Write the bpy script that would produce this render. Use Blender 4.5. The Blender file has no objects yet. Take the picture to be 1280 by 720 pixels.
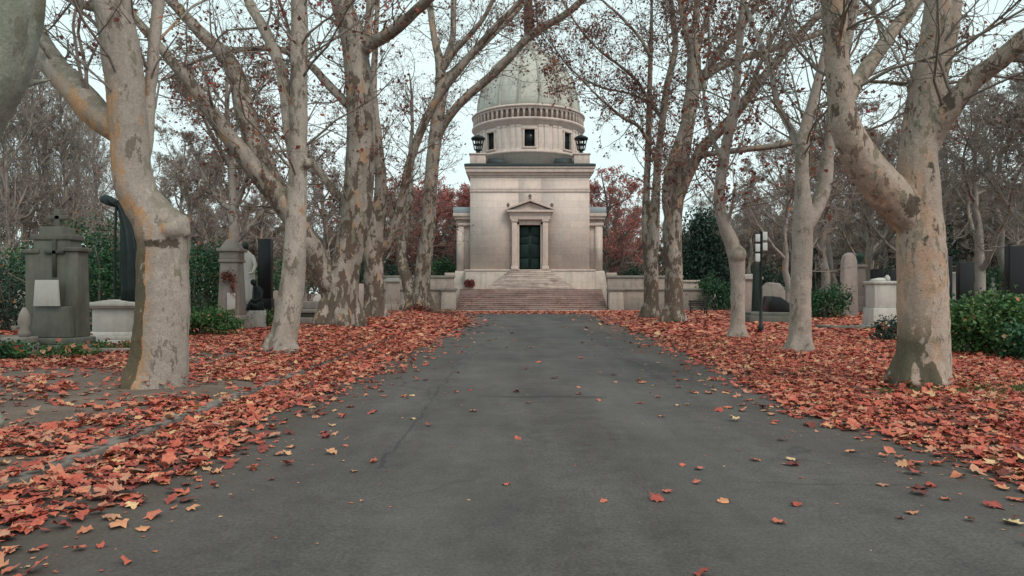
import bpy, bmesh, math, random
import numpy as np
from mathutils import Vector

random.seed(7)
R = np.random.default_rng(11)
scene = bpy.context.scene
COL = scene.collection
F, HY, CH = 853.333, 365.0, 1.5          # focal length in px of a 1280 px wide frame, horizon row, eye height (m)


def P(px, py, Y):
    return np.array([(px - 640) / F * Y, Y, CH + (HY - py) / F * Y])


def PX(px, Y):
    return (px - 640) / F * Y


# ------------------------------------------------------------------ object helpers
def tag(o, label=None, cat=None, group=None, kind=None):
    if label: o['label'] = label
    if cat: o['category'] = cat
    if group: o['group'] = group
    if kind: o['kind'] = kind
    return o


def thing(name, label, cat, loc=(0, 0, 0), group=None, rz=0.0):
    o = bpy.data.objects.new(name, None)
    o.empty_display_size = 0.2
    COL.objects.link(o)
    o.location = loc
    o.rotation_euler = (0, 0, rz)
    return tag(o, label, cat, group)


def link(name, me, m, parent=None, bevel=0.0, smooth=False):
    o = bpy.data.objects.new(name, me)
    COL.objects.link(o)
    if m is not None:
        me.materials.clear()
        me.materials.append(m)
    if parent is not None:
        o.parent = parent
    if smooth:
        me.polygons.foreach_set('use_smooth', np.ones(len(me.polygons), bool))
    if bevel:
        b = o.modifiers.new('b', 'BEVEL')
        b.width = bevel
        b.segments = 2
        b.limit_method = 'ANGLE'
    return o


def dup(root, loc, rz=0.0, s=1.0, label=None, group=None):
    r = root.copy()
    COL.objects.link(r)
    r.location = loc
    r.rotation_euler = (0, 0, rz)
    r.scale = (s, s, s)
    if label: r['label'] = label
    if group: r['group'] = group
    for ch in root.children:
        c = ch.copy()
        COL.objects.link(c)
        c.parent = r
    return r


class MB:
    """collects shapes into one mesh"""
    def __init__(self):
        self.v, self.q, self.t, self.n, self.c = [], [], [], [], 0

    def add(self, v, q=None, t=None, n=None):
        v = np.asarray(v, float).reshape(-1, 3)
        if q is not None and len(q): self.q.append(np.asarray(q, np.int64) + self.c)
        if t is not None and len(t): self.t.append(np.asarray(t, np.int64) + self.c)
        for f in (n or []):
            self.n.append([i + self.c for i in f])
        self.v.append(v)
        self.c += len(v)
        return self

    def box(self, cx, cy, z0, sx, sy, sz, top=None, rz=0.0):
        tx, ty = top if top else (sx, sy)
        v = [[-sx/2, -sy/2, 0], [sx/2, -sy/2, 0], [sx/2, sy/2, 0], [-sx/2, sy/2, 0],
             [-tx/2, -ty/2, sz], [tx/2, -ty/2, sz], [tx/2, ty/2, sz], [-tx/2, ty/2, sz]]
        v = np.array(v, float)
        c, s = math.cos(rz), math.sin(rz)
        v = np.stack([v[:, 0]*c - v[:, 1]*s + cx, v[:, 0]*s + v[:, 1]*c + cy, v[:, 2] + z0], 1)
        return self.add(v, q=[[3, 2, 1, 0], [4, 5, 6, 7], [0, 1, 5, 4], [1, 2, 6, 5], [2, 3, 7, 6], [3, 0, 4, 7]])

    def bx(self, x0, x1, y0, y1, z0, z1):
        return self.box((x0+x1)/2, (y0+y1)/2, z0, x1-x0, y1-y0, z1-z0)

    def lathe(self, prof, seg=24, cx=0, cy=0, a0=0.0):
        k = len(prof)
        a = np.arange(seg) * 2 * math.pi / seg + a0
        v = np.zeros((k, seg, 3))
        for i, (r, z) in enumerate(prof):
            v[i, :, 0] = cx + r * np.cos(a)
            v[i, :, 1] = cy + r * np.sin(a)
            v[i, :, 2] = z
        q = [[i*seg + j, i*seg + (j+1) % seg, (i+1)*seg + (j+1) % seg, (i+1)*seg + j] for i in range(k-1) for j in range(seg)]
        return self.add(v, q=q, n=[list(range(seg))[::-1], [(k-1)*seg + j for j in range(seg)]])

    def loft(self, rings, seg=24, fold=0.0, nf=9, ph=0.0):
        a = np.arange(seg) * 2 * math.pi / seg
        v = np.zeros((len(rings), seg, 3))
        for i, (x, y, z, rx, ry) in enumerate(rings):
            w = 1 + fold * np.sin(a * nf + ph + i * 0.25)
            v[i] = np.stack([x + rx*np.cos(a)*w, y + ry*np.sin(a)*w, np.full(seg, z)], 1)
        k = len(rings)
        q = [[i*seg + j, i*seg + (j+1) % seg, (i+1)*seg + (j+1) % seg, (i+1)*seg + j] for i in range(k-1) for j in range(seg)]
        return self.add(v, q=q, n=[list(range(seg))[::-1], [(k-1)*seg + j for j in range(seg)]])

    def prism(self, poly, y0, y1):
        n = len(poly)
        v = [[x, y0, z] for x, z in poly] + [[x, y1, z] for x, z in poly]
        return self.add(v, q=[[i, (i+1) % n, n + (i+1) % n, n + i] for i in range(n)], n=[list(range(n))[::-1], list(range(n, 2*n))])

    def tubes(self, pts, rad, sides=3, cap=False):
        pts, rad = np.asarray(pts, float), np.asarray(rad, float)
        if pts.ndim == 2: pts, rad = pts[None], rad[None]
        N, K, _ = pts.shape
        if N == 0: return self
        tan = np.gradient(pts, axis=1)
        tan /= np.linalg.norm(tan, axis=2, keepdims=True) + 1e-9
        m = tan.mean(1)
        ref = np.eye(3)[np.argmin(np.abs(m), axis=1)][:, None, :]
        u = np.cross(tan, np.broadcast_to(ref, tan.shape))
        u /= np.linalg.norm(u, axis=2, keepdims=True) + 1e-9
        w = np.cross(tan, u)
        a = np.arange(sides) * 2 * math.pi / sides
        ring = pts[:, :, None, :] + rad[:, :, None, None] * (np.cos(a)[None, None, :, None]*u[:, :, None, :] + np.sin(a)[None, None, :, None]*w[:, :, None, :])
        base = (np.arange(N) * K * sides)[:, None, None] + (np.arange(K-1) * sides)[None, :, None]
        j = np.arange(sides)[None, None, :]
        j2 = (j + 1) % sides
        q = np.stack([base + j, base + j2, base + sides + j2, base + sides + j], -1).reshape(-1, 4)
        n = None
        if cap:
            n = []
            for i in range(N):
                b = i*K*sides
                n += [list(range(b, b+sides))[::-1], list(range(b+(K-1)*sides, b+K*sides))]
        return self.add(ring, q=q, n=n)

    def mesh(self, name):
        me = bpy.data.meshes.new(name)
        v = np.concatenate(self.v) if self.v else np.zeros((0, 3))
        q = np.concatenate(self.q) if self.q else np.zeros((0, 4), np.int64)
        t = np.concatenate(self.t) if self.t else np.zeros((0, 3), np.int64)
        nl = [len(f) for f in self.n]
        loops = np.concatenate([q.ravel(), t.ravel(), np.array([i for f in self.n for i in f], np.int64)])
        sizes = np.concatenate([np.full(len(q), 4), np.full(len(t), 3), np.array(nl, np.int64)]).astype(np.int32)
        starts = np.concatenate([[0], np.cumsum(sizes)[:-1]]).astype(np.int32)
        me.vertices.add(len(v)); me.vertices.foreach_set('co', v.ravel().astype(np.float32))
        me.loops.add(len(loops)); me.loops.foreach_set('vertex_index', loops.astype(np.int32))
        me.polygons.add(len(sizes)); me.polygons.foreach_set('loop_start', starts)
        me.update(calc_edges=True)
        me.validate()
        return me

    def part(self, name, m, parent=None, bevel=0.0, smooth=False):
        me = self.mesh(name)
        if bevel or smooth:
            bm = bmesh.new(); bm.from_mesh(me)
            bmesh.ops.recalc_face_normals(bm, faces=bm.faces)
            bm.to_mesh(me); bm.free()
        return link(name, me, m, parent, bevel, smooth)


# ------------------------------------------------------------------ materials
def newmat(name, rough=0.85):
    m = bpy.data.materials.new(name)
    m.use_nodes = True
    nt = m.node_tree
    b = nt.nodes['Principled BSDF']
    b.inputs['Roughness'].default_value = rough
    b.inputs['Specular IOR Level'].default_value = 0.25
    return m, nt, b


def nd(nt, typ, ins=None, **kw):
    n = nt.nodes.new(typ)
    for k, v in kw.items(): setattr(n, k, v)
    for k, v in (ins or {}).items():
        if isinstance(v, bpy.types.NodeSocket): nt.links.new(v, n.inputs[k])
        else: n.inputs[k].default_value = v
    return n


def coords(nt, scale=(1, 1, 1), src='Object', loc=(0, 0, 0)):
    tc = nd(nt, 'ShaderNodeTexCoord')
    mp = nd(nt, 'ShaderNodeMapping', {'Vector': tc.outputs[src], 'Scale': scale, 'Location': loc})
    return mp.outputs[0]


def noise(nt, vec, scale, detail=4, rough=0.6, dist=0.0):
    return nd(nt, 'ShaderNodeTexNoise', {'Vector': vec, 'Scale': scale, 'Detail': detail, 'Roughness': rough, 'Distortion': dist}).outputs['Fac']


def ramp(nt, fac, stops, interp='LINEAR'):
    n = nd(nt, 'ShaderNodeValToRGB', {'Fac': fac})
    cr = n.color_ramp
    cr.interpolation = interp
    while len(cr.elements) < len(stops): cr.elements.new(0.5)
    for e, (p, c) in zip(cr.elements, stops):
        e.position = p
        e.color = (c, c, c, 1) if not isinstance(c, (tuple, list)) else (*c, 1)
    return n.outputs['Color']


def mix(nt, fac, a, b, typ='MIX'):
    n = nd(nt, 'ShaderNodeMix', data_type='RGBA', blend_type=typ)
    for k, v in ((0, fac), (6, a), (7, b)):
        if isinstance(v, bpy.types.NodeSocket): nt.links.new(v, n.inputs[k])
        elif k == 0: n.inputs[0].default_value = v
        else: n.inputs[k].default_value = (*v, 1)
    return n.outputs[2]


def mth(nt, op, a, b=0.0, clamp=False):
    n = nd(nt, 'ShaderNodeMath', operation=op, use_clamp=clamp)
    for i, v in enumerate((a, b)):
        if isinstance(v, bpy.types.NodeSocket): nt.links.new(v, n.inputs[i])
        else: n.inputs[i].default_value = v
    return n.outputs[0]


def bump(nt, b, h, strength=0.4, dist=0.02):
    n = nd(nt, 'ShaderNodeBump', {'Height': h, 'Strength': strength, 'Distance': dist})
    nt.links.new(n.outputs[0], b.inputs['Normal'])


def bark(name, pale=(0.40, 0.335, 0.285), grey=(0.25, 0.22, 0.19), dark=(0.10, 0.075, 0.058), tan=(0.42, 0.255, 0.15), olive=(0.17, 0.165, 0.11),
         pd=0.12, pt=0.06, pg=0.22, po=0.06, zlo=0.5, zhi=5.0, base=0.0, moss=0.5, off=0.0, amt=0.8, cell=4.2, tl=None, blotches=(), spots=0.655, side=None, topmoss=0.55):
    """plane bark: peeling plates (shares pd dark, pt tan, po olive, pg grey, the rest pale), denser dark toward the foot, moss on the left"""
    m, nt, b = newmat(name, 0.9)
    v = coords(nt, (1, 1, 0.48), loc=(off, off*1.7, off))
    vs = coords(nt, (1, 1, 1), loc=(off, off, off))
    tc = nd(nt, 'ShaderNodeTexCoord')
    z = nd(nt, 'ShaderNodeSeparateXYZ', {'Vector': tc.outputs['Object']}).outputs[2]
    zf = nd(nt, 'ShaderNodeMapRange', {'Value': z, 'From Min': zlo, 'From Max': zhi, 'To Min': 1.0, 'To Max': 0.0}).outputs[0]
    nrm = nd(nt, 'ShaderNodeSeparateXYZ', {'Vector': nd(nt, 'ShaderNodeNewGeometry').outputs['Normal']})
    nx = nrm.outputs[0]
    # ragged cells
    nz1 = nd(nt, 'ShaderNodeTexNoise', {'Vector': v, 'Scale': 4.5, 'Detail': 6, 'Roughness': 0.65}).outputs['Color']
    vd = nd(nt, 'ShaderNodeVectorMath', {0: v, 1: nd(nt, 'ShaderNodeVectorMath', {0: nz1, 1: (0.55, 0.55, 0.55)}, operation='MULTIPLY').outputs[0]}, operation='ADD').outputs[0]
    cl = nd(nt, 'ShaderNodeTexVoronoi', {'Vector': vd, 'Scale': cell})
    cs = nd(nt, 'ShaderNodeSeparateColor', {0: cl.outputs['Color']})
    big = noise(nt, v, 0.9, 3)
    # cell lottery, shifted by height and by broad patches so that like plates gather
    lot = mth(nt, 'SUBTRACT', cs.outputs[0], mth(nt, 'MULTIPLY', zf, base))
    lot = mth(nt, 'ADD', lot, mth(nt, 'MULTIPLY', mth(nt, 'SUBTRACT', big, 0.5), 0.9))
    n1 = noise(nt, v, 1.7, 5, 0.62, 0.5)
    col = mix(nt, ramp(nt, n1, [(0.40, 0.0), (0.62, 0.75)]), pale, grey)
    col = mix(nt, mth(nt, 'MULTIPLY', ramp(nt, cs.outputs[1], [(pg, 1.0), (pg + 0.01, 0.0)]), 0.65), col, grey)
    t2 = cs.outputs[2]
    if tl:
        band = ramp(nt, nd(nt, 'ShaderNodeMapRange', {'Value': z, 'From Min': tl[0], 'From Max': tl[1]}).outputs[0], [(0.0, 0.0), (0.12, 1.0), (0.88, 1.0), (1.0, 0.0)])
        t2 = mth(nt, 'SUBTRACT', t2, mth(nt, 'MULTIPLY', mth(nt, 'MULTIPLY', ramp(nt, nx, [(0.0, 1.0), (0.45, 0.0)]), band), tl[2]))
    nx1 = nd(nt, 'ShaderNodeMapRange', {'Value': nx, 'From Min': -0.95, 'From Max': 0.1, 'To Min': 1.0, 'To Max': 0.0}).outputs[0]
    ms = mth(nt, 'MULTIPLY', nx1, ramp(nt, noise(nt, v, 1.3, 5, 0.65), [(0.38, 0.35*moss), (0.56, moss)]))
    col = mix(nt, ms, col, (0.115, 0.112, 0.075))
    col = mix(nt, mth(nt, 'MULTIPLY', ramp(nt, t2, [(pt, 1.0), (pt + 0.01, 0.0)]), 0.85), col, tan)
    col = mix(nt, mth(nt, 'MULTIPLY', ramp(nt, mth(nt, 'FRACT', mth(nt, 'MULTIPLY', cs.outputs[1], 7.3)), [(po, 1.0), (po + 0.01, 0.0)]), 0.7), col, olive)
    dk = mth(nt, 'MULTIPLY', ramp(nt, lot, [(pd, 1.0), (pd + 0.015, 0.0)]), amt)
    col = mix(nt, dk, col, dark)
    # algae on the upper side of leaning limbs, darker colour on their undersides
    up = mth(nt, 'MULTIPLY', ramp(nt, nrm.outputs[2], [(0.22, 0.0), (0.55, 1.0)]), ramp(nt, noise(nt, v, 2.6, 6, 0.7), [(0.42, 0.0), (0.54, topmoss)]))
    col = mix(nt, up, col, (0.10, 0.105, 0.06))
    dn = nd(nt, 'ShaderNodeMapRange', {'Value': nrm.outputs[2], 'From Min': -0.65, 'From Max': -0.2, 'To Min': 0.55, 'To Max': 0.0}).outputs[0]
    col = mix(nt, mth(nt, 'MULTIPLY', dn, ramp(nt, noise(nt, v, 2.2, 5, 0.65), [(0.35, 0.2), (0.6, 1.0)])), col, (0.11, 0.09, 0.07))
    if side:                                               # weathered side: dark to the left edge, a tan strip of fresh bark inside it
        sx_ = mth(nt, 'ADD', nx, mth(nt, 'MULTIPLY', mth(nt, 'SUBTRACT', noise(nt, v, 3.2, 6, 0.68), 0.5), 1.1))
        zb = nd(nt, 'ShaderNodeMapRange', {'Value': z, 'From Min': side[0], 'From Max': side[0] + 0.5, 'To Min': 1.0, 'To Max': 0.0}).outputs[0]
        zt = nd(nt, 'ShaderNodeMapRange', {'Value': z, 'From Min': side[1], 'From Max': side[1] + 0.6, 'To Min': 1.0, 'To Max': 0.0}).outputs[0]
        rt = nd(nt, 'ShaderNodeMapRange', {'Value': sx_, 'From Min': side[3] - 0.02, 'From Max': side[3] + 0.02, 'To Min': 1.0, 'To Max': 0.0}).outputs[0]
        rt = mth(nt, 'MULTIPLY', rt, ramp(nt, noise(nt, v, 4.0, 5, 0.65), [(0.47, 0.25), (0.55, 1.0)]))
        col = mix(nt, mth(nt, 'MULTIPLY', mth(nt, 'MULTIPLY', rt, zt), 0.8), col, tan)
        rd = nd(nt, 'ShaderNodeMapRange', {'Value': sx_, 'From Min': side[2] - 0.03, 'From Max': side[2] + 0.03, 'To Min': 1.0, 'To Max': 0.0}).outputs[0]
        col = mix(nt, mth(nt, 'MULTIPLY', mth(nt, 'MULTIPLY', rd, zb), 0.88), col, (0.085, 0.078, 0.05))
    n4 = noise(nt, v, 12.0, 4, 0.62, 0.5)
    col = mix(nt, ramp(nt, n4, [(spots, 0.0), (spots + 0.02, 0.75*amt)]), col, dark)
    n6 = noise(nt, v, 8.0, 4, 0.62, 0.4)
    col = mix(nt, ramp(nt, n6, [(0.62, 0.0), (0.64, 0.5)]), col, tuple(min(1, c*1.18) for c in pale))
    for (sx, sy, sz, ra, fl) in blotches:                     # dark ragged blotches in the bark colour, as in the crease below the knob
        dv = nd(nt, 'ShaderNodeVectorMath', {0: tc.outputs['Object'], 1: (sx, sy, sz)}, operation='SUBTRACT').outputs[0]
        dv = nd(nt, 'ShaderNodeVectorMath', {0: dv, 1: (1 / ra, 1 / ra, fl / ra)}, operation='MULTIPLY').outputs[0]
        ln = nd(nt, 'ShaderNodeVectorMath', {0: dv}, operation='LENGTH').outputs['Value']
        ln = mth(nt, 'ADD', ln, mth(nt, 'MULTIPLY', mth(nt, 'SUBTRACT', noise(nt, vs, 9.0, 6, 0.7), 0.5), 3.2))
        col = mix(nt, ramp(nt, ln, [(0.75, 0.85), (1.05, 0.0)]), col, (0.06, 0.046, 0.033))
    fine = noise(nt, vs, 34, 8, 0.75)
    col = mix(nt, 1.0, col, ramp(nt, fine, [(0.25, 0.62), (0.75, 1.28)]), 'MULTIPLY')
    nt.links.new(col, b.inputs['Base Color'])
    h = mth(nt, 'ADD', mth(nt, 'MULTIPLY', dk, 0.5), mth(nt, 'MULTIPLY', fine, 0.7))
    h = mth(nt, 'ADD', h, mth(nt, 'MULTIPLY', cs.outputs[1], 0.25))
    bump(nt, b, h, 0.7, 0.028)
    return m


def leafmat(name, stops, rough=0.7, trans=0.15):
    m, nt, b = newmat(name, rough)
    geo = nd(nt, 'ShaderNodeNewGeometry')
    col = ramp(nt, geo.outputs['Random Per Island'], stops)
    v = coords(nt)
    col = mix(nt, 1.0, col, ramp(nt, noise(nt, v, 22, 3), [(0.3, 0.7), (0.7, 1.15)]), 'MULTIPLY')
    nt.links.new(col, b.inputs['Base Color'])
    if trans:
        tr = nd(nt, 'ShaderNodeBsdfTranslucent', {'Color': col})
        ms = nd(nt, 'ShaderNodeMixShader', {0: trans, 1: b.outputs[0], 2: tr.outputs[0]})
        nt.links.new(ms.outputs[0], nt.nodes['Material Output'].inputs['Surface'])
    return m


def stone(name, col, var=0.25, dirt=(0.10, 0.095, 0.08), dirtamt=0.5, joints=None, green=0.0, bumpd=0.01, scale=1.0):
    m, nt, b = newmat(name, 0.88)
    v = coords(nt)
    vz = coords(nt, (1.6, 1.6, 0.22))
    c = mix(nt, 1.0, col, ramp(nt, noise(nt, v, 3.0*scale, 6, 0.65), [(0.25, 1 - var), (0.75, 1 + var)]), 'MULTIPLY')
    st = mth(nt, 'MULTIPLY', ramp(nt, noise(nt, vz, 1.6*scale, 5, 0.65), [(0.48, 0.0), (0.72, dirtamt)]), ramp(nt, noise(nt, v, 1.1*scale, 3), [(0.35, 0.3), (0.65, 1.0)]))
    c = mix(nt, st, c, dirt)
    if green:
        g = ramp(nt, noise(nt, v, 1.5*scale, 5), [(0.5, 0.0), (0.7, green)])
        c = mix(nt, g, c, (0.10, 0.13, 0.085))
    h = noise(nt, v, 30*scale, 5)
    if joints:
        tc = nd(nt, 'ShaderNodeTexCoord')
        s = nd(nt, 'ShaderNodeSeparateXYZ', {'Vector': tc.outputs['Object']})
        uv = nd(nt, 'ShaderNodeCombineXYZ', {0: mth(nt, 'ADD', s.outputs[0], s.outputs[1]), 1: s.outputs[2]})
        br = nd(nt, 'ShaderNodeTexBrick', {'Vector': uv.outputs[0], 'Color1': (0.90, 0.90, 0.90, 1), 'Color2': (1.06, 1.04, 1.02, 1), 'Mortar': (0.72, 0.71, 0.69, 1),
                                           'Scale': 1.0, 'Mortar Size': 0.010, 'Brick Width': joints[0], 'Row Height': joints[1], 'Bias': 0.0})
        c = mix(nt, 0.85, c, br.outputs['Color'], 'MULTIPLY')
    nt.links.new(c, b.inputs['Base Color'])
    bump(nt, b, h, 0.35, bumpd)
    return m


def plain(name, col, rough=0.6, metal=0.0, var=0.2, scale=8):
    m, nt, b = newmat(name, rough)
    v = coords(nt)
    c = mix(nt, 1.0, col, ramp(nt, noise(nt, v, scale, 5, 0.65), [(0.25, 1 - var), (0.75, 1 + var)]), 'MULTIPLY')
    nt.links.new(c, b.inputs['Base Color'])
    b.inputs['Metallic'].default_value = metal
    return m


M = {}
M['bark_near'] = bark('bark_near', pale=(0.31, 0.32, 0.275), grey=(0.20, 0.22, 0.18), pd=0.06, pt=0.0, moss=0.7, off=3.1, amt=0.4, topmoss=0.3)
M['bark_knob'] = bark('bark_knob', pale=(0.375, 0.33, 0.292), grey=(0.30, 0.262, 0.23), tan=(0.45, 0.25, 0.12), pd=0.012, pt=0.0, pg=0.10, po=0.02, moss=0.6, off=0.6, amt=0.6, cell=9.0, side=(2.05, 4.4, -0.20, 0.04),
                       blotches=((0.34, -0.30, 2.215, 0.21, 2.8), (0.12, -0.40, 2.20, 0.16, 2.4), (-0.28, -0.25, 2.3, 0.12, 1.5)))
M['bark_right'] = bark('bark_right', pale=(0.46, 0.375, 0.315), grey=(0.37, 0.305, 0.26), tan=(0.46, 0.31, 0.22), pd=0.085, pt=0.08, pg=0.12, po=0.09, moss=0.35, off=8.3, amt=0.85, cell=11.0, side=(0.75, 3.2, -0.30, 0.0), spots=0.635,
                        blotches=((-0.32, -0.28, 2.75, 0.15, 0.8), (0.0, -0.40, 2.6, 0.10, 0.4), (-0.16, -0.36, 2.25, 0.08, 0.5), (0.02, -0.4, 3.4, 0.15, 0.35), (0.1, -0.4, 4.3, 0.13, 0.5)))
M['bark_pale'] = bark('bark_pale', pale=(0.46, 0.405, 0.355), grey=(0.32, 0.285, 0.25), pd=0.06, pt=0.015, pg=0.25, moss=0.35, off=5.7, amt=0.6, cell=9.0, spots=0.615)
M['bark_pink'] = bark('bark_pink', pale=(0.41, 0.345, 0.30), grey=(0.315, 0.268, 0.238), pd=0.035, pt=0.01, pg=0.2, po=0.02, moss=0.3, off=15.2, amt=0.55, cell=8.0, spots=0.64)
M['bark_mottled'] = bark('bark_mottled', pale=(0.395, 0.345, 0.305), zlo=1.0, zhi=8.5, base=0.58, pd=0.15, pt=0.08, pg=0.3, moss=0.6, off=1.9, amt=0.9, cell=5.6, spots=0.63)
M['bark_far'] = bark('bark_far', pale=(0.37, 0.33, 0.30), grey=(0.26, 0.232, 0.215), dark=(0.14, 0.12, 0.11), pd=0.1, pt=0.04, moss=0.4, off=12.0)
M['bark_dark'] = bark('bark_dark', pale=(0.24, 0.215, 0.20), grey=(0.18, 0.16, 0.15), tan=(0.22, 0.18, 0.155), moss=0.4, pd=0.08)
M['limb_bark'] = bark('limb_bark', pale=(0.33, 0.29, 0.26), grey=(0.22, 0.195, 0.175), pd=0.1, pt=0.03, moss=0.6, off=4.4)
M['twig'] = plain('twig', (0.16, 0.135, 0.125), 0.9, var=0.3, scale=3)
M['twig_far'] = plain('twig_far', (0.30, 0.265, 0.235), 0.9, var=0.25, scale=1)  # distance haze put into the colour, paler than the near twigs
M['litter'] = leafmat('litter', [(0.0, (0.12, 0.045, 0.038)), (0.12, (0.28, 0.068, 0.056)), (0.30, (0.46, 0.10, 0.070)), (0.56, (0.56, 0.148, 0.095)), (0.74, (0.60, 0.22, 0.135)), (0.86, (0.48, 0.25, 0.17)), (0.96, (0.68, 0.36, 0.19)), (1.0, (0.70, 0.47, 0.26))], 0.6, 0.1)
M['litter_edge'] = leafmat('litter_edge', [(0.0, (0.26, 0.065, 0.045)), (0.4, (0.50, 0.16, 0.095)), (0.75, (0.58, 0.27, 0.15)), (1.0, (0.62, 0.40, 0.23))], 0.62, 0.1)
M['leaf_brown'] = leafmat('leaf_brown', [(0.0, (0.10, 0.055, 0.05)), (0.5, (0.22, 0.085, 0.07)), (0.88, (0.34, 0.10, 0.08)), (1.0, (0.44, 0.20, 0.10))], 0.8, 0.25)
M['leaf_red'] = leafmat('leaf_red', [(0.0, (0.36, 0.12, 0.12)), (0.5, (0.55, 0.17, 0.155)), (1.0, (0.68, 0.26, 0.20))], 0.8, 0.25)
M['leaf_far'] = leafmat('leaf_far', [(0.0, (0.16, 0.14, 0.115)), (0.6, (0.245, 0.20, 0.165)), (1.0, (0.33, 0.225, 0.18))], 0.9, 0.15)  # far foliage lightened, haze put into the leaf colour
M['leaf_dull'] = leafmat('leaf_dull', [(0.0, (0.16, 0.10, 0.09)), (0.6, (0.26, 0.17, 0.14)), (1.0, (0.36, 0.205, 0.155))], 0.9, 0.2)
M['leaf_green'] = leafmat('leaf_green', [(0.0, (0.018, 0.055, 0.028)), (0.5, (0.04, 0.12, 0.056)), (0.9, (0.075, 0.18, 0.08)), (1.0, (0.12, 0.17, 0.065))], 0.5, 0.15)
M['leaf_dark'] = leafmat('leaf_dark', [(0.0, (0.022, 0.044, 0.034)), (0.6, (0.038, 0.078, 0.056)), (1.0, (0.062, 0.11, 0.075))], 0.6, 0.1)
M['leaf_light'] = leafmat('leaf_light', [(0.0, (0.025, 0.07, 0.024)), (0.5, (0.065, 0.155, 0.05)), (0.93, (0.11, 0.215, 0.07)), (1.0, (0.20, 0.20, 0.06))], 0.5, 0.2)
M['lime'] = stone('lime', (0.64, 0.565, 0.52), 0.10, dirt=(0.36, 0.31, 0.28), dirtamt=0.3, joints=(1.5, 0.62))
M['lime_trim'] = stone('lime_trim', (0.58, 0.49, 0.445), 0.14, dirt=(0.22, 0.18, 0.16), dirtamt=0.5)
M['lime_recess'] = stone('lime_recess', (0.17, 0.135, 0.115), 0.15, dirtamt=0.4)  # shade of the arcade recess put into the stone colour; acroteria share it
M['plinth'] = stone('plinth', (0.58, 0.52, 0.47), 0.14, dirt=(0.16, 0.16, 0.125), dirtamt=0.6, joints=(1.8, 0.8), green=0.2)
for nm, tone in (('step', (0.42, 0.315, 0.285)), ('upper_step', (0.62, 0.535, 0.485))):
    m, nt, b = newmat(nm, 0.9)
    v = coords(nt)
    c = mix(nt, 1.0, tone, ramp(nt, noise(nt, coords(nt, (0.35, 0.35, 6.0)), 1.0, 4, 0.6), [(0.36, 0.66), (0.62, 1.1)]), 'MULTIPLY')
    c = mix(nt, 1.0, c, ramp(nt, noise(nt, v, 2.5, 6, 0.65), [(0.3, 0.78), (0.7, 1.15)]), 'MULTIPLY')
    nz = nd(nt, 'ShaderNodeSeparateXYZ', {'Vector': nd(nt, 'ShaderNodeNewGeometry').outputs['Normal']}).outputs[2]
    c = mix(nt, 1.0, c, ramp(nt, nz, [(0.25, 0.86), (0.8, 1.08)]), 'MULTIPLY')  # shading put into the colour: risers darkened, treads lightened
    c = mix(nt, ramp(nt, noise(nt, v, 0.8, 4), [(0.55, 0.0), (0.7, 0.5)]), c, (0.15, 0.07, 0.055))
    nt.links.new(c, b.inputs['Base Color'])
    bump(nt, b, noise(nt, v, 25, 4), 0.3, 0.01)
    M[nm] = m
M['dome'] = stone('dome', (0.48, 0.495, 0.45), 0.14, dirt=(0.30, 0.31, 0.27), dirtamt=0.75, joints=(3.0, 0.95), scale=0.8)
M['dome_rib'] = stone('dome_rib', (0.36, 0.36, 0.325), 0.18, dirt=(0.13, 0.13, 0.10), dirtamt=0.8)
M['slate'] = plain('slate', (0.042, 0.055, 0.058), 0.5, 0.0, 0.25, 5)
M['zinc'] = plain('zinc', (0.30, 0.36, 0.39), 0.5, 0.3, 0.15, 5)
M['iron'] = plain('iron', (0.022, 0.032, 0.032), 0.5, 0.4, 0.3)
M['bronze'] = plain('bronze', (0.085, 0.043, 0.033), 0.55, 0.3, 0.35)
M['door'] = plain('door', (0.010, 0.027, 0.024), 0.45, 0.2, 0.3, 4)
M['glass'] = plain('glass', (0.012, 0.02, 0.021), 0.15, 0.0, 0.2)
M['terrace'] = stone('terrace', (0.36, 0.305, 0.27), 0.2, dirt=(0.10, 0.09, 0.075), dirtamt=0.7, joints=(1.2, 0.5), green=0.2)
M['terrace_cap'] = stone('terrace_cap', (0.27, 0.245, 0.22), 0.25, dirtamt=0.7, green=0.3)
M['pier'] = stone('pier', (0.46, 0.395, 0.345), 0.15, dirtamt=0.45)
M['grave_grey'] = stone('grave_grey', (0.14, 0.14, 0.122), 0.25, dirt=(0.05, 0.055, 0.042), dirtamt=0.8, green=0.35)
M['grave_dark'] = stone('grave_dark', (0.075, 0.078, 0.066), 0.25)
M['grave_mid'] = stone('grave_mid', (0.27, 0.24, 0.215), 0.22, dirtamt=0.7, green=0.2)
M['grave_white'] = stone('grave_white', (0.47, 0.46, 0.43), 0.14, dirt=(0.17, 0.18, 0.15), dirtamt=0.75, green=0.15)
M['grave_pink'] = stone('grave_pink', (0.40, 0.335, 0.305), 0.14, dirtamt=0.5)
M['granite_black'] = plain('granite_black', (0.010, 0.010, 0.012), 0.3, 0, 0.4, 60)
M['kerbstone'] = stone('kerbstone', (0.19, 0.175, 0.16), 0.25, dirt=(0.08, 0.07, 0.06), dirtamt=0.6)
M['sign_white'] = plain('sign_white', (0.52, 0.55, 0.56), 0.5, 0, 0.06)
M['wood'] = plain('wood', (0.05, 0.042, 0.036), 0.8, 0, 0.3)
M['stick'] = plain('stick', (0.23, 0.165, 0.12), 0.9, 0, 0.35, 5)
M['wreath'] = leafmat('wreath', [(0.0, (0.10, 0.03, 0.03)), (1.0, (0.28, 0.07, 0.06))], 0.8, 0)

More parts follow.
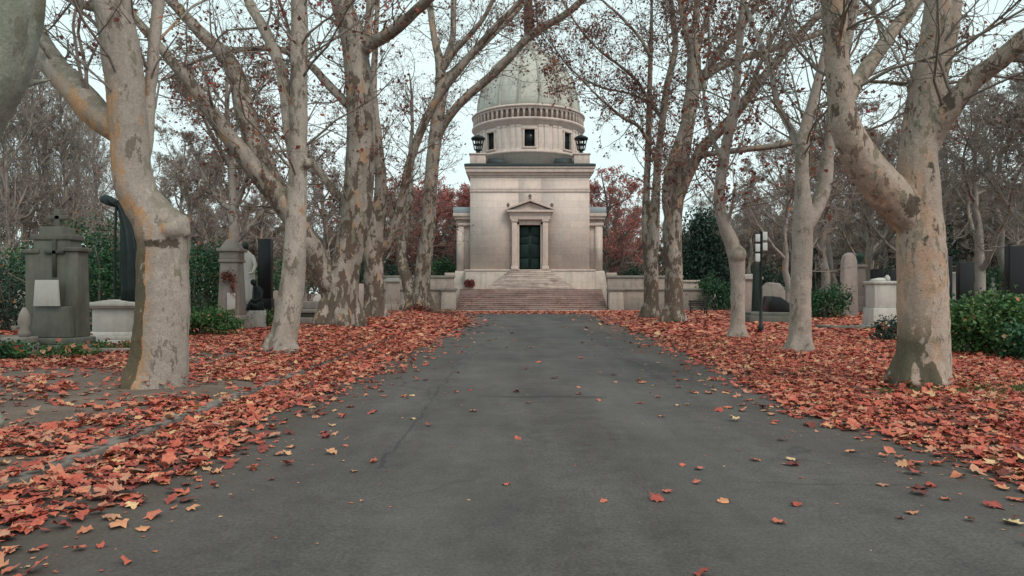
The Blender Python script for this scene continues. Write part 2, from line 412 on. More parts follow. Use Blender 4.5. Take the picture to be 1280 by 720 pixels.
# asphalt
m, nt, b = newmat('asphalt', 0.86)
v = coords(nt)
vl = coords(nt, (1.0, 0.12, 1))
c = ramp(nt, noise(nt, v, 0.55, 5, 0.6), [(0.3, (0.062, 0.057, 0.0545)), (0.7, (0.108, 0.0995, 0.095))])
c = mix(nt, ramp(nt, noise(nt, vl, 1.5, 4), [(0.45, 0.0), (0.75, 0.45)]), c, (0.15, 0.142, 0.132))
c = mix(nt, 1.0, c, ramp(nt, noise(nt, v, 5.0, 7, 0.72), [(0.3, 0.80), (0.7, 1.17)]), 'MULTIPLY')
c = mix(nt, 1.0, c, ramp(nt, noise(nt, v, 38, 8, 0.8), [(0.32, 0.50), (0.68, 1.5)]), 'MULTIPLY')
c = mix(nt, ramp(nt, noise(nt, v, 190, 2), [(0.66, 0.0), (0.74, 0.5)]), c, (0.25, 0.235, 0.215))
# seam / crack lines and worn patches
vo = nd(nt, 'ShaderNodeTexVoronoi', {'Vector': mix(nt, 0.16, coords(nt, (0.16, 0.11, 1)), nd(nt, 'ShaderNodeTexNoise', {'Vector': v, 'Scale': 1.4, 'Detail': 5}).outputs['Color']), 'Scale': 1.0}, feature='DISTANCE_TO_EDGE')
c = mix(nt, mth(nt, 'MULTIPLY', ramp(nt, vo.outputs['Distance'], [(0.0, 0.75), (0.006, 0.0)]), ramp(nt, noise(nt, v, 0.35, 3), [(0.45, 0.0), (0.6, 1.0)])), c, (0.030, 0.030, 0.030))
xyz = nd(nt, 'ShaderNodeSeparateXYZ', {'Vector': v})
wv = mth(nt, 'MULTIPLY', mth(nt, 'SUBTRACT', noise(nt, v, 0.9, 5, 0.65), 0.5), 0.5)
def stripe(axis, at_, half, lo, hi, strength):
    a_ = mth(nt, 'ABSOLUTE', mth(nt, 'ADD', mth(nt, 'SUBTRACT', xyz.outputs[axis], at_), wv))
    o_ = xyz.outputs[1 - axis]
    rng_ = mth(nt, 'MULTIPLY', mth(nt, 'GREATER_THAN', o_, lo), mth(nt, 'LESS_THAN', o_, hi))
    line = nd(nt, 'ShaderNodeMapRange', {'Value': a_, 'From Min': half*0.5, 'From Max': half, 'To Min': strength, 'To Max': 0.0}).outputs[0]
    return mth(nt, 'MULTIPLY', line, rng_)
for args in ((0, -1.12, 0.022, 5.8, 17.5, 0.5), (1, 9.75, 0.09, -0.5, 1.35, 0.6), (0, 2.6, 0.02, 11, 30, 0.5), (1, 22.0, 0.06, -3.7, 1.2, 0.5), (1, 5.35, 0.015, 1.7, 3.3, 0.45)):
    c = mix(nt, stripe(*args), c, (0.033, 0.033, 0.032))
for args in ((0, -0.45, 0.55, -6, 60, 0.16), (0, 1.6, 0.6, -6, 60, 0.16)):           # worn wheel tracks
    c = mix(nt, stripe(*args), c, (0.15, 0.145, 0.135))
ab = mth(nt, 'DIVIDE', mth(nt, 'ABSOLUTE', mth(nt, 'SUBTRACT', mth(nt, 'ADD', xyz.outputs[0], mth(nt, 'MULTIPLY', wv, 3.0)), 0.6)), 8.0)
c = mix(nt, ramp(nt, ab, [(0.28, 0.0), (0.42, 0.5)]), c, (0.085, 0.064, 0.05))       # dirt gathered at the edges
c = mix(nt, ramp(nt, noise(nt, coords(nt, (0.6, 0.35, 1), loc=(4, 2, 0)), 0.9, 4), [(0.60, 0.0), (0.68, 0.32)]), c, (0.040, 0.038, 0.038))
nt.links.new(c, b.inputs['Base Color'])
nt.links.new(ramp(nt, noise(nt, v, 0.8, 4), [(0.3, 0.72), (0.7, 0.93)]), b.inputs['Roughness'])
bump(nt, b, noise(nt, v, 70, 6, 0.75), 0.8, 0.012)
M['asphalt'] = m
# soil with pressed leaf fragments
m, nt, b = newmat('soil', 0.95)
v = coords(nt)
c = ramp(nt, noise(nt, v, 1.2, 6, 0.65), [(0.3, (0.085, 0.068, 0.056)), (0.7, (0.15, 0.125, 0.108))])
vor = nd(nt, 'ShaderNodeTexVoronoi', {'Vector': mix(nt, 0.06, v, nd(nt, 'ShaderNodeTexNoise', {'Vector': v, 'Scale': 9.0}).outputs['Color']), 'Scale': 7.5})
lc = nd(nt, 'ShaderNodeSeparateColor', {0: vor.outputs['Color']})
leafc = ramp(nt, lc.outputs[0], [(0.0, (0.14, 0.045, 0.035)), (0.5, (0.34, 0.09, 0.055)), (1.0, (0.44, 0.19, 0.10))])
lm = mth(nt, 'MULTIPLY', ramp(nt, vor.outputs['Distance'], [(0.42, 1.0), (0.55, 0.0)]), ramp(nt, lc.outputs[1], [(0.42, 0.0), (0.46, 1.0)]))
c = mix(nt, mth(nt, 'MULTIPLY', lm, ramp(nt, noise(nt, v, 0.30, 3), [(0.36, 0.15), (0.52, 1.0)])), c, leafc)
c = mix(nt, ramp(nt, noise(nt, v, 0.22, 4), [(0.56, 0.0), (0.68, 0.6)]), c, (0.055, 0.07, 0.035))
nt.links.new(c, b.inputs['Base Color'])
bump(nt, b, noise(nt, v, 14, 6), 0.7, 0.04)
M['soil'] = m
# bare trodden earth of the verges
m, nt, b = newmat('earth', 0.95)
v = coords(nt)
c = ramp(nt, noise(nt, v, 1.1, 6, 0.65), [(0.3, (0.105, 0.080, 0.064)), (0.7, (0.19, 0.148, 0.122))])
c = mix(nt, ramp(nt, noise(nt, v, 0.5, 5), [(0.55, 0.0), (0.68, 0.55)]), c, (0.065, 0.075, 0.04))
c = mix(nt, 1.0, c, ramp(nt, noise(nt, v, 40, 5, 0.7), [(0.3, 0.7), (0.7, 1.25)]), 'MULTIPLY')
nt.links.new(c, b.inputs['Base Color'])
bump(nt, b, noise(nt, v, 24, 6), 0.6, 0.03)
M['earth'] = m
M['moss'] = plain('moss', (0.06, 0.085, 0.03), 0.95, 0, 0.5, 6)
M['paving'] = stone('paving', (0.21, 0.19, 0.175), 0.2, dirtamt=0.4, joints=(0.8, 0.5))


# ------------------------------------------------------------------ ground
def vnoise(x, y, s, seed=0):
    """cheap smooth value noise on arrays"""
    x, y = np.asarray(x) * s + 100.3 + seed * 17.1, np.asarray(y) * s + 57.7 + seed * 9.7
    xi, yi = np.floor(x).astype(np.int64), np.floor(y).astype(np.int64)
    fx, fy = x - xi, y - yi
    fx, fy = fx*fx*(3-2*fx), fy*fy*(3-2*fy)

    def h(a, b_):
        n = (a * 374761393 + b_ * 668265263 + seed * 1442695) & 0x7fffffff
        n = ((n ^ (n >> 13)) * 1274126177) & 0x7fffffff
        return ((n ^ (n >> 16)) & 0xffff) / 65535.0
    return (h(xi, yi)*(1-fx) + h(xi+1, yi)*fx)*(1-fy) + (h(xi, yi+1)*(1-fx) + h(xi+1, yi+1)*fx)*fy


def left_edge(Y):      # asphalt edge (kerb line) on the left
    return -3.85 + 0.0 * Y


def right_edge(Y):     # asphalt edge on the right
    return np.interp(Y, [0, 8, 12, 20, 30, 40, 50], [4.7, 4.4, 4.5, 5.2, 5.6, 6.0, 6.4])


def ground_z(X, Y):
    """height of the verges above the road"""
    X, Y = np.asarray(X, float), np.asarray(Y, float)
    dl = np.clip((-3.95 - X) / 0.6, 0, 1)
    dr = np.clip((X - right_edge(Y)) / 1.2, 0, 1)
    far = np.clip((52.5 - Y) / 4.0, 0, 1)
    z = dl * (0.075 + 0.05 * vnoise(X, Y, 0.5, 1)) + dr * (0.05 + 0.07 * vnoise(X, Y, 0.45, 2))
    heap = np.exp(-((X + 5.9) / 1.1)**2) * np.clip((Y - 12.5) / 4, 0, 1) * np.clip((48 - Y) / 8, 0, 1)
    z = z + dl * heap * (0.10 + 0.16 * vnoise(X, Y, 0.6, 3))
    return z * far


def grid_sheet(x0f, x1f, ys, nx, name, m, kind_label=None):
    t = np.linspace(0, 1, nx)
    V = np.zeros((len(ys), nx, 3))
    for i, y in enumerate(ys):
        x = x0f(y) + (x1f(y) - x0f(y)) * t
        V[i, :, 0] = x
        V[i, :, 1] = y
    V[:, :, 2] = ground_z(V[:, :, 0], V[:, :, 1]) + 0.004
    a = (np.arange(len(ys)-1)[:, None] * nx + np.arange(nx-1)[None]).ravel()
    q = np.stack([a, a+1, a+nx+1, a+nx], 1)
    o = MB().add(V, q=q).part(name, m, smooth=False)
    o.data.polygons.foreach_set('use_smooth', np.ones(len(o.data.polygons), bool))
    return tag(o, kind='structure')


g = MB().add([[-420, -40, -0.03], [420, -40, -0.03], [420, 700, -0.03], [-420, 700, -0.03]], q=[[0, 1, 2, 3]])
tag(g.part('ground', M['soil']), kind='structure')
ys = np.arange(-6, 53.01, 0.25)
road = MB()
vv = []
for y in np.arange(-6, 50.01, 1.0):
    vv += [[-3.75, y, 0], [float(right_edge(y)) + 0.5, y, 0]]
n = len(vv) // 2
road.add(vv, q=[[2*i, 2*i+1, 2*i+3, 2*i+2] for i in range(n-1)])
tag(road.part('road', M['asphalt']), kind='structure')
grid_sheet(lambda y: -24.0, lambda y: -3.95, ys, 110, 'verge', M['earth'])
grid_sheet(lambda y: float(right_edge(y)) - 0.0, lambda y: 26.0, ys, 110, 'verge', M['earth'])
# paved forecourt below the steps, with a stone edging
tag(MB().add([[-16, 50, 0.006], [18, 50, 0.006], [18, 55.7, 0.006], [-16, 55.7, 0.006]], q=[[0, 1, 2, 3]]).part('forecourt_paving', M['paving']), kind='structure')
e = MB()
for i in range(17):
    e.bx(-7.0 + i*1.0, -7.0 + i*1.0 + 0.985, 52.6, 52.95, 0.0, 0.10)
tag(e.part('forecourt_edging', M['pier'], bevel=0.015), kind='structure')
k = MB()
y = 2.2
while y < 50:
    ln = 0.96 + 0.08 * random.random()
    dx = random.uniform(-0.012, 0.012)
    k.box(-3.86 + dx, y + ln/2, -0.05, 0.17, ln - 0.012, (0.125 if y < 12.5 else 0.09) + random.uniform(-0.016, 0.008), rz=random.uniform(-0.01, 0.01))
    y += ln
tag(k.part('kerb', M['kerbstone'], bevel=0.018), kind='structure')
# moss round the foot of the right plane tree
mv = []
tm = MB()
for cx, cy, rr, sd in ((6.1, 9.85, 0.85, 1), (7.9, 9.6, 0.9, 2), (7.4, 10.7, 0.7, 3)):
    a = np.linspace(0, 2*math.pi, 25)[:-1]
    rad = rr * (0.75 + 0.5 * vnoise(np.cos(a)*2, np.sin(a)*2, 1.0, sd))
    x, yy = cx + rad*np.cos(a), cy + rad*0.75*np.sin(a)
    V = np.stack([x, yy, ground_z(x, yy) + 0.012], 1)
    V = np.concatenate([V, [[cx, cy, float(ground_z(cx, cy)) + 0.035]]])
    tm.add(V, t=[[i, (i+1) % 24, 24] for i in range(24)])
tag(tm.part('moss_patch', M['moss'], smooth=True), kind='stuff')

gt = MB()
n = 2600
X = R.uniform(6.2, 10.2, n); Y = 9.9 + R.normal(0, 0.42, n) - 0.02*X
k_ = R.random(n) < np.clip(1.6*vnoise(X, Y, 1.1, 12) - 0.25, 0, 1)
X, Y = X[k_], Y[k_]; n = len(X)
b0 = np.stack([X, Y, ground_z(X, Y)], 1)
dv = np.stack([R.normal(0, 0.45, n), R.normal(0, 0.45, n), np.ones(n)], 1) * R.uniform(0.05, 0.11, n)[:, None]
sd = R.normal(0, 1, (n, 3)) * np.array([1, 1, 0]) * 0.006
gt.add(np.stack([b0 - sd, b0 + sd, b0 + dv], 1), t=np.arange(3*n).reshape(n, 3))
tag(gt.part('grass', leafmat('grass_blade', [(0.0, (0.06, 0.09, 0.03)), (1.0, (0.15, 0.19, 0.06))], 0.7, 0.2)), kind='stuff')

# ------------------------------------------------------------------ leaves on the ground
A = [0, 22, 40, 62, 90, 118, 140, 158, 180, 202, 220, 242, 270, 298, 320, 338]
LR = [0.66, 0.62, 0.92, 0.70, 1.08, 0.70, 0.92, 0.62, 0.66, 0.52, 0.58, 0.44, 0.40, 0.44, 0.58, 0.52]
LEAF = np.array([[r*math.cos(math.radians(a)), r*math.sin(math.radians(a)), 0] for a, r in zip(A, LR)] + [[0, 0, 0]]) * 0.5
LEAFT = np.array([[i, (i+1) % 16, 16] for i in range(16)])
LOW = np.array([[0.5, 0, 0], [0.12, 0.42, 0], [-0.42, 0.3, 0], [-0.4, -0.28, 0], [0.1, -0.45, 0]])


def scatter(mb, X, Y, Z, size, full=True, tilt=0.17, curl=0.3):
    n = len(X)
    base = LEAF if full else LOW
    K = len(base)
    V = np.repeat(base[None], n, 0) * size[:, None, None]
    r2 = (V[..., 0]**2 + V[..., 1]**2) / size[:, None]
    cv = np.where(R.random(n) < 0.22, 2.6, 0.8)
    c1 = (R.uniform(-curl*0.4, curl, n) * cv)[:, None]
    c2 = (R.normal(0, curl*0.6, n) * cv)[:, None]
    V[..., 2] += c1 * r2 * 1.5 + c2 * V[..., 0] * V[..., 1] / size[:, None] * 2 + R.normal(0, 0.05, (n, K)) * size[:, None] * (0 if not full else 1)
    a, tx, ty = R.uniform(0, 2*math.pi, n), R.normal(0, tilt, n), R.normal(0, tilt, n)
    ca, sa = np.cos(a)[:, None], np.sin(a)[:, None]
    x, y_, z = V[..., 0]*ca - V[..., 1]*sa, V[..., 0]*sa + V[..., 1]*ca, V[..., 2]
    z = z + x*np.tan(np.clip(tx, -.9, .9))[:, None] + y_*np.tan(np.clip(ty, -.9, .9))[:, None]
    z = z - z.min(1, keepdims=True) * 0.8
    W = np.stack([x + X[:, None], y_ + Y[:, None], z + Z[:, None]], -1)
    off = (np.arange(n) * K)[:, None, None]
    if full:
        # torn and uneven lobes
        ctr = W[:, -1:, :]
        W[:, :-1] = ctr + (W[:, :-1] - ctr) * R.uniform(0.72, 1.15, (n, K-1))[:, :, None]
        W[:, :, :2] = ctr[:, :, :2] + (W[:, :, :2] - ctr[:, :, :2]) * 1.0
        mb.add(W, t=(LEAFT[None] + off).reshape(-1, 3))
    else:
        mb.add(W, t=(np.array([[0, 1, 2], [0, 2, 3], [0, 3, 4]])[None] + off).reshape(-1, 3))


def cover(X, Y):
    """how thickly the leaves lie, 0..1"""
    n1 = vnoise(X, Y, 0.9, 5)
    n2 = vnoise(X, Y, 0.28, 6)
    le = np.interp(Y, [0, 3.9, 7, 11.6, 17, 32, 40, 50], [-3.1, -3.05, -2.65, -2.7, -2.45, -2.2, -2.6, -4.0]) + (n1 - 0.5) * 0.5
    re = np.interp(Y, [0, 5.4, 8, 11, 17, 25.6, 38.8, 50], [4.1, 3.95, 3.75, 3.75, 4.3, 4.7, 5.2, 6.0]) + (n1 - 0.5) * 0.5
    dl, dr = le - X, X - re
    L = np.where(dl > 0, np.clip(0.5 + dl * 0.8, 0, 1), 0.22 * np.exp(dl / 0.28) + 0.012 * np.exp(dl / 1.2))
    Rr = np.where(dr > 0, np.clip(0.55 + dr * 0.8, 0, 1), 0.18 * np.exp(dr / 0.3) + 0.012 * np.exp(dr / 1.4))
    # the kerb top is bare and the worn earth inside it shows through
    kerb = np.exp(-((X + 3.87) / 0.13)**2) * np.clip((13.2 - Y) / 1.5, 0, 1) * np.clip((Y - 4.6) / 1.2, 0, 1)
    worn = np.exp(-((X + 5.6) / 1.5)**2 - ((Y - 9.9) / 1.7)**2) * 0.95 + np.exp(-((X + 8.4) / 2.6)**2 - ((Y - 11.6) / 1.2)**2) * 0.9
    worn = worn + 0.85 * np.exp(-((X + 6.8) / 1.7)**2 - ((Y - 14.0) / 1.6)**2)
    L = L * (1 - 0.86*kerb) * (1 - np.clip(worn, 0, 1) * np.clip(1.9 - 1.7*n1, 0, 1))
    L = L * np.clip(1.35 - np.clip((-X - 7.4) / 2.5, 0, 1) * np.clip((Y - 12) / 3, 0, 1) * (1.25 - 0.4*n2), 0, 1)
    L = L * np.where((X < -3.9) & (Y < 11), np.clip(0.12 + 1.25 * (n1 - 0.2), 0.10, 0.9), 1)
    moss = np.exp(-((X - 6.1) / 0.8)**2 - ((Y - 9.85) / 0.7)**2) + 0.8*np.exp(-((X - 8.0) / 1.2)**2 - ((Y - 9.7) / 0.55)**2)
    Rr = Rr * (1 - np.clip(moss, 0, 0.93)) * np.clip(1.15 - np.clip((X - 12) / 8, 0, 1) * 0.7, 0, 1)
    fore = np.where((Y > 46) & (Y < 52.6), np.clip((Y - 45) / 4, 0, 1) * 0.5 * np.clip(1 - (np.abs(X - 1.5) - 9) / 3, 0, 1), 0)
    return np.where(X < 0.6, np.maximum(L, fore * (Y > 46)), np.maximum(Rr, fore)) * (Y < 52.6)


def litter(x0, x1, y0, y1, dens, size, full):
    n = int((x1 - x0) * (y1 - y0) * dens)
    X, Y = R.uniform(x0, x1, n), R.uniform(y0, y1, n)
    # only what the frame could show, with a margin
    keep = (np.abs(X) < Y * 0.86 + 4.0) & (R.random(n) < cover(X, Y))
    X, Y = X[keep], Y[keep]
    s = R.uniform(0.5, 1.4, len(X)) * size
    Z = np.where((X < -3.95) | (X > right_edge(Y)), ground_z(X, Y) + 0.006, 0.004) + 0.078*(np.abs(X + 3.86) < 0.11) + R.random(len(X))**1.5 * 0.05 * np.clip(cover(X, Y), 0, 1)
    return X, Y, Z, s, full


near, farl = MB(), MB()
for x0, x1, y0, y1, d, sz, full in ((-13, 0, 2.2, 13, 300, 0.135, True), (0, 14, 2.2, 13, 300, 0.135, True),
                                    (-14, 0, 13, 22, 190, 0.15, True), (0, 19, 13, 22, 190, 0.15, True),
                                    (-18, 0, 22, 52.6, 120, 0.18, False), (0, 26, 22, 52.6, 120, 0.18, False)):
    X, Y, Z, s, full = litter(x0, x1, y0, y1, d, sz, full)
    scatter(near if full else farl, X, Y, Z, s, full)
tag(near.part('fallen_leaves', M['litter']), kind='stuff')
tag(farl.part('fallen_leaves', M['litter']), kind='stuff')
# paler dry leaves strewn along the edge of the asphalt
X, Y = R.uniform(-4, 6.5, 9000), R.uniform(2.2, 48, 9000)
le = np.interp(Y, [0, 3.9, 7, 11.6, 17, 32, 48], [-3.1, -3.05, -2.65, -2.65, -2.45, -2.2, -2.6])
re = np.interp(Y, [0, 5.4, 8, 11, 17, 25.6, 38.8, 50], [4.1, 3.95, 3.75, 3.75, 4.3, 4.7, 5.2, 6.0])
pr = np.where((X > le) & (X < re), 0.5*np.exp(-np.minimum(X - le, re - X) / 0.32) + 0.004, np.where(np.maximum(le - X, X - re) < 1.2, 0.35, 0))
kp = R.random(len(X)) < pr
X, Y = X[kp], Y[kp]
strewn = MB()
scatter(strewn, X, Y, np.where((X < -3.95) | (X > right_edge(Y)), ground_z(X, Y) + 0.03, 0.005), R.uniform(0.10, 0.17, len(X)), True, 0.10)
n = 16000
X2, Y2 = R.uniform(-3.7, 6, n), R.uniform(2.2, 30, n)
d2 = np.minimum(X2 - np.interp(Y2, [0, 7, 17, 48], [-2.7, -2.45, -2.45, -2.6]), np.interp(Y2, [0, 8, 17, 38], [4.1, 3.75, 4.3, 5.2]) - X2)
k2 = R.random(n) < np.where(d2 > -0.3, 0.55*np.exp(-np.maximum(d2, 0) / 0.5) + 0.015, 0)
scatter(strewn, X2[k2], Y2[k2], np.full(k2.sum(), 0.004), R.uniform(0.014, 0.036, k2.sum()), False, 0.05)
# leaves that blew onto the steps
n = 420
X, st = 1.65 + R.uniform(-6, 6, n), R.integers(0, 6, n)
w = R.random(n) < np.where((np.abs(X - 5.2) < 1.6) | (np.abs(X + 3.6) < 1.8), 0.9, 0.3)
X, st = X[w], st[w]
scatter(strewn, X, 55.6 + st*0.33 + R.uniform(0.02, 0.28, len(X)), 0.164*(st + 1)*1.0 + 0.004 - 0.005*st, R.uniform(0.12, 0.2, len(X)), True, 0.25)
tag(strewn.part('strewn_leaves', M['litter_edge']), kind='stuff')

single = [
    (150, 657, 0.20, 1, 'broad orange leaf on asphalt beside the lower left drift'), (182, 663, 0.13, 1, 'small tan leaf just right of the broad orange leaf on lower left asphalt'),
    (15, 688, 0.17, 1, 'pale tan leaf in the lower left corner of the road'), (222, 620, 0.14, 1, 'tan leaf alone just off the left leaf drift'),
    (238, 638, 0.13, 1, 'orange leaf on open asphalt below the left drift'), (243, 583, 0.15, 0, 'red curled leaf at the left drift edge by the kerb end'),
    (270, 592, 0.17, 1, 'long yellow tan leaf lying out from left drift'), (365, 560, 0.15, 1, 'orange leaf on asphalt below the narrowing left drift'),
    (634, 606, 0.11, 0, 'small red leaf in the middle of the road'), (872, 587, 0.13, 0, 'upper of the two salmon leaves stacked in right half of road'),
    (871, 604, 0.12, 0, 'lower of the two salmon leaves stacked in right half of road'), (832, 616, 0.13, 0, 'crumpled salmon leaf left of the salmon pair on road'),
    (905, 627, 0.15, 1, 'orange leaf below the salmon pair on road'), (975, 655, 0.13, 0, 'dark maroon leaf flat on the near asphalt'),
    (990, 576, 0.13, 2, 'lone pale yellow leaf on the right half of road'), (870, 492, 0.15, 1, 'orange tan leaf farther up the right side of road'),
    (823, 497, 0.13, 0, 'red leaf left of the tan one farther up the road'), (847, 507, 0.13, 2, 'beige leaf below the red one farther up the road'),
    (920, 527, 0.17, 2, 'narrow beige leaf halfway to the right drift'), (975, 515, 0.13, 0, 'red leaf near the right drift beside trunk'),
    (1066, 565, 0.15, 1, 'orange leaf just outside the right leaf drift'), (1255, 612, 0.15, 1, 'tan orange leaf on asphalt below the right drift'),
    (1262, 655, 0.17, 2, 'pale yellow leaf at right frame edge of the road'), (515, 524, 0.11, 2, 'tiny whitish leaf near the long crack in road'),
]
lm3 = [plain('leaf_salmon', (0.50, 0.15, 0.10), 0.7, 0, 0.3, 12), plain('leaf_orange', (0.56, 0.26, 0.14), 0.7, 0, 0.3, 12), plain('leaf_yellow', (0.58, 0.43, 0.24), 0.7, 0, 0.25, 12)]
for px, py, s, ci, lab in single:
    Yg = CH * F / (py - HY)
    mb = MB()
    scatter(mb, np.array([0.0]), np.array([0.0]), np.array([0.005]), np.array([s * 0.95]), True, 0.06, 0.3)
    o = mb.part('fallen_leaf', lm3[ci])
    o.location = (PX(px, Yg), Yg, 0)
    tag(o, lab, 'leaf', 'single leaves lying on the open asphalt')

# ------------------------------------------------------------------ trees
def catmull(C, step):
    C = np.asarray(C, float)
    E = np.concatenate([[2*C[0] - C[1]], C, [2*C[-1] - C[-2]]])
    out = []
    for i in range(1, len(E) - 2):
        d = np.linalg.norm(E[i+1, :3] - E[i, :3])
        for t in np.linspace(0, 1, max(2, int(d / step) + 1), endpoint=False):
            p0, p1, p2, p3 = E[i-1], E[i], E[i+1], E[i+2]
            out.append(0.5*((2*p1) + (p2 - p0)*t + (2*p0 - 5*p1 + 4*p2 - p3)*t*t + (3*p1 - p0 - 3*p2 + p3)*t**3))
    out.append(C[-1])
    out = np.array(out)
    out[:, 3] = np.maximum(out[:, 3], 0.006)
    return out


def grow(rng, st, dr, ln, r0, K=6, wob=0.22, up=0.06, taper=0.35):
    N = len(st)
    pts = np.zeros((N, K, 3))
    pts[:, 0] = st
    d = dr.copy()
    for k_ in range(1, K):
        d = d + rng.normal(0, wob, (N, 3)) + np.array([0, 0, up])
        d /= np.linalg.norm(d, axis=1, keepdims=True)
        pts[:, k_] = pts[:, k_-1] + d * (ln / (K-1))[:, None]
    return pts, r0[:, None] * np.linspace(1, taper, K)[None]


def spawn(rng, pts, rad, per, tmin, ang, lenr, rr, lmin=0.0, rmin=0.005):
    N, K, _ = pts.shape
    if N == 0: return np.zeros((0, 3)), np.zeros((0, 3)), np.zeros(0), np.zeros(0)
    L = np.linalg.norm(np.diff(pts, axis=1), axis=2).sum(1)
    idx = np.repeat(np.arange(N), per)
    t = rng.uniform(tmin, 1.0, len(idx)) * (K - 1) * 0.999
    i = t.astype(int)
    f = (t - i)[:, None]
    p = pts[idx, i]*(1-f) + pts[idx, i+1]*f
    tg = pts[idx, i+1] - pts[idx, i]
    tg /= np.linalg.norm(tg, axis=1, keepdims=True) + 1e-9
    rv = rng.normal(0, 1, (len(idx), 3))
    pe = rv - (rv*tg).sum(1, keepdims=True)*tg
    pe /= np.linalg.norm(pe, axis=1, keepdims=True) + 1e-9
    a = rng.uniform(ang[0], ang[1], len(idx))[:, None]
    d = tg*np.cos(a) + pe*np.sin(a)
    pr = rad[idx, i]*(1 - f[:, 0]) + rad[idx, i+1]*f[:, 0]
    ln = np.maximum(L[idx] * rng.uniform(lenr[0], lenr[1], len(idx)) * (1.1 - 0.5*t/(K-1)), lmin)
    return p, d, ln, np.maximum(pr * rr * rng.uniform(0.7, 1.05, len(idx)), rmin)


def leaf_quads(rng, mb, p, size, droop=0.6):
    n = len(p)
    if not n: return
    a = rng.normal(0, 1, (n, 3)); a[:, 2] -= droop
    a /= np.linalg.norm(a, axis=1, keepdims=True)
    b_ = np.cross(a, rng.normal(0, 1, (n, 3)))
    b_ /= np.linalg.norm(b_, axis=1, keepdims=True) + 1e-9
    nn = np.cross(a, b_)
    s = (size * rng.uniform(0.6, 1.3, n))[:, None]
    V = np.stack([p, p + a*s*0.55 + b_*s*0.40 + nn*s*0.18, p + a*s, p + a*s*0.55 - b_*s*0.34 + nn*s*0.10], 1)
    mb.add(V, q=np.arange(4*n).reshape(n, 4))


def twiggery(rng, wood, leafmb, pts, rad, lv=(4, 5, 4), leafn=0, leafsize=0.13, rmin=0.006, zmin=3.0, len0=None):
    """branches, branchlets and twigs off a batch of limbs; leaves on the last two orders"""
    ang = (math.radians(25), math.radians(65))
    P_, R_ = pts, rad
    last = []
    for li, per in enumerate(lv):
        st, d, ln, r0 = spawn(rng, P_, R_, per, 0.15 if li else 0.1, ang, (0.32, 0.62), 0.55, 0.18, rmin)
        if li == 0 and len0: ln = rng.uniform(len0[0], len0[1], len(ln))
        ok = st[:, 2] > zmin
        st, d, ln, r0 = st[ok], d[ok], ln[ok], r0[ok]
        K = 6 if li == 0 else (5 if li == 1 else 4)
        P_, R_ = grow(rng, st, d, ln, r0, K, 0.20 + 0.04*li, 0.05 - 0.02*li, 0.4)
        R_ = np.maximum(R_, rmin * 0.8)
        wood.tubes(P_, R_, 4 if li == 0 else 3)
        last.append(P_)
    if leafn and leafmb is not None:
        src = np.concatenate([l[:, 1:].reshape(-1, 3) for l in last[-2:]])
        if len(src):
            q = src[rng.integers(0, len(src), leafn)] + rng.normal(0, 0.10, (leafn, 3))
            leaf_quads(rng, leafmb, q, leafsize)


def solid_trunk(name, limbs, voxel, m, parent, org, seed, disp=0.03):
    mb = MB()
    for L in limbs:
        mb.tubes(L[:, :3] - org, L[:, 3], 14, cap=True)
    me = mb.mesh('raw')
    bm = bmesh.new(); bm.from_mesh(me); bmesh.ops.recalc_face_normals(bm, faces=bm.faces); bm.to_mesh(me); bm.free()
    o = bpy.data.objects.new('raw', me)
    COL.objects.link(o)
    rm = o.modifiers.new('r', 'REMESH'); rm.mode = 'VOXEL'; rm.voxel_size = voxel; rm.adaptivity = 0.0
    sm = o.modifiers.new('s', 'SMOOTH'); sm.factor = 0.5; sm.iterations = 6
    for sc_, st_ in ((0.55, disp * 1.6), (0.16, disp * 0.55)):
        tx = bpy.data.textures.new('t', 'CLOUDS'); tx.noise_scale = sc_; tx.noise_depth = 3
        dm = o.modifiers.new('d', 'DISPLACE'); dm.texture = tx; dm.strength = st_; dm.mid_level = 0.5
        dm.texture_coords = 'LOCAL'
    dg = bpy.context.evaluated_depsgraph_get()
    me2 = bpy.data.meshes.new_from_object(o.evaluated_get(dg))
    me2.name = name
    bpy.data.objects.remove(o)
    bpy.data.meshes.remove(me)
    return link(name, me2, m, parent, smooth=True)


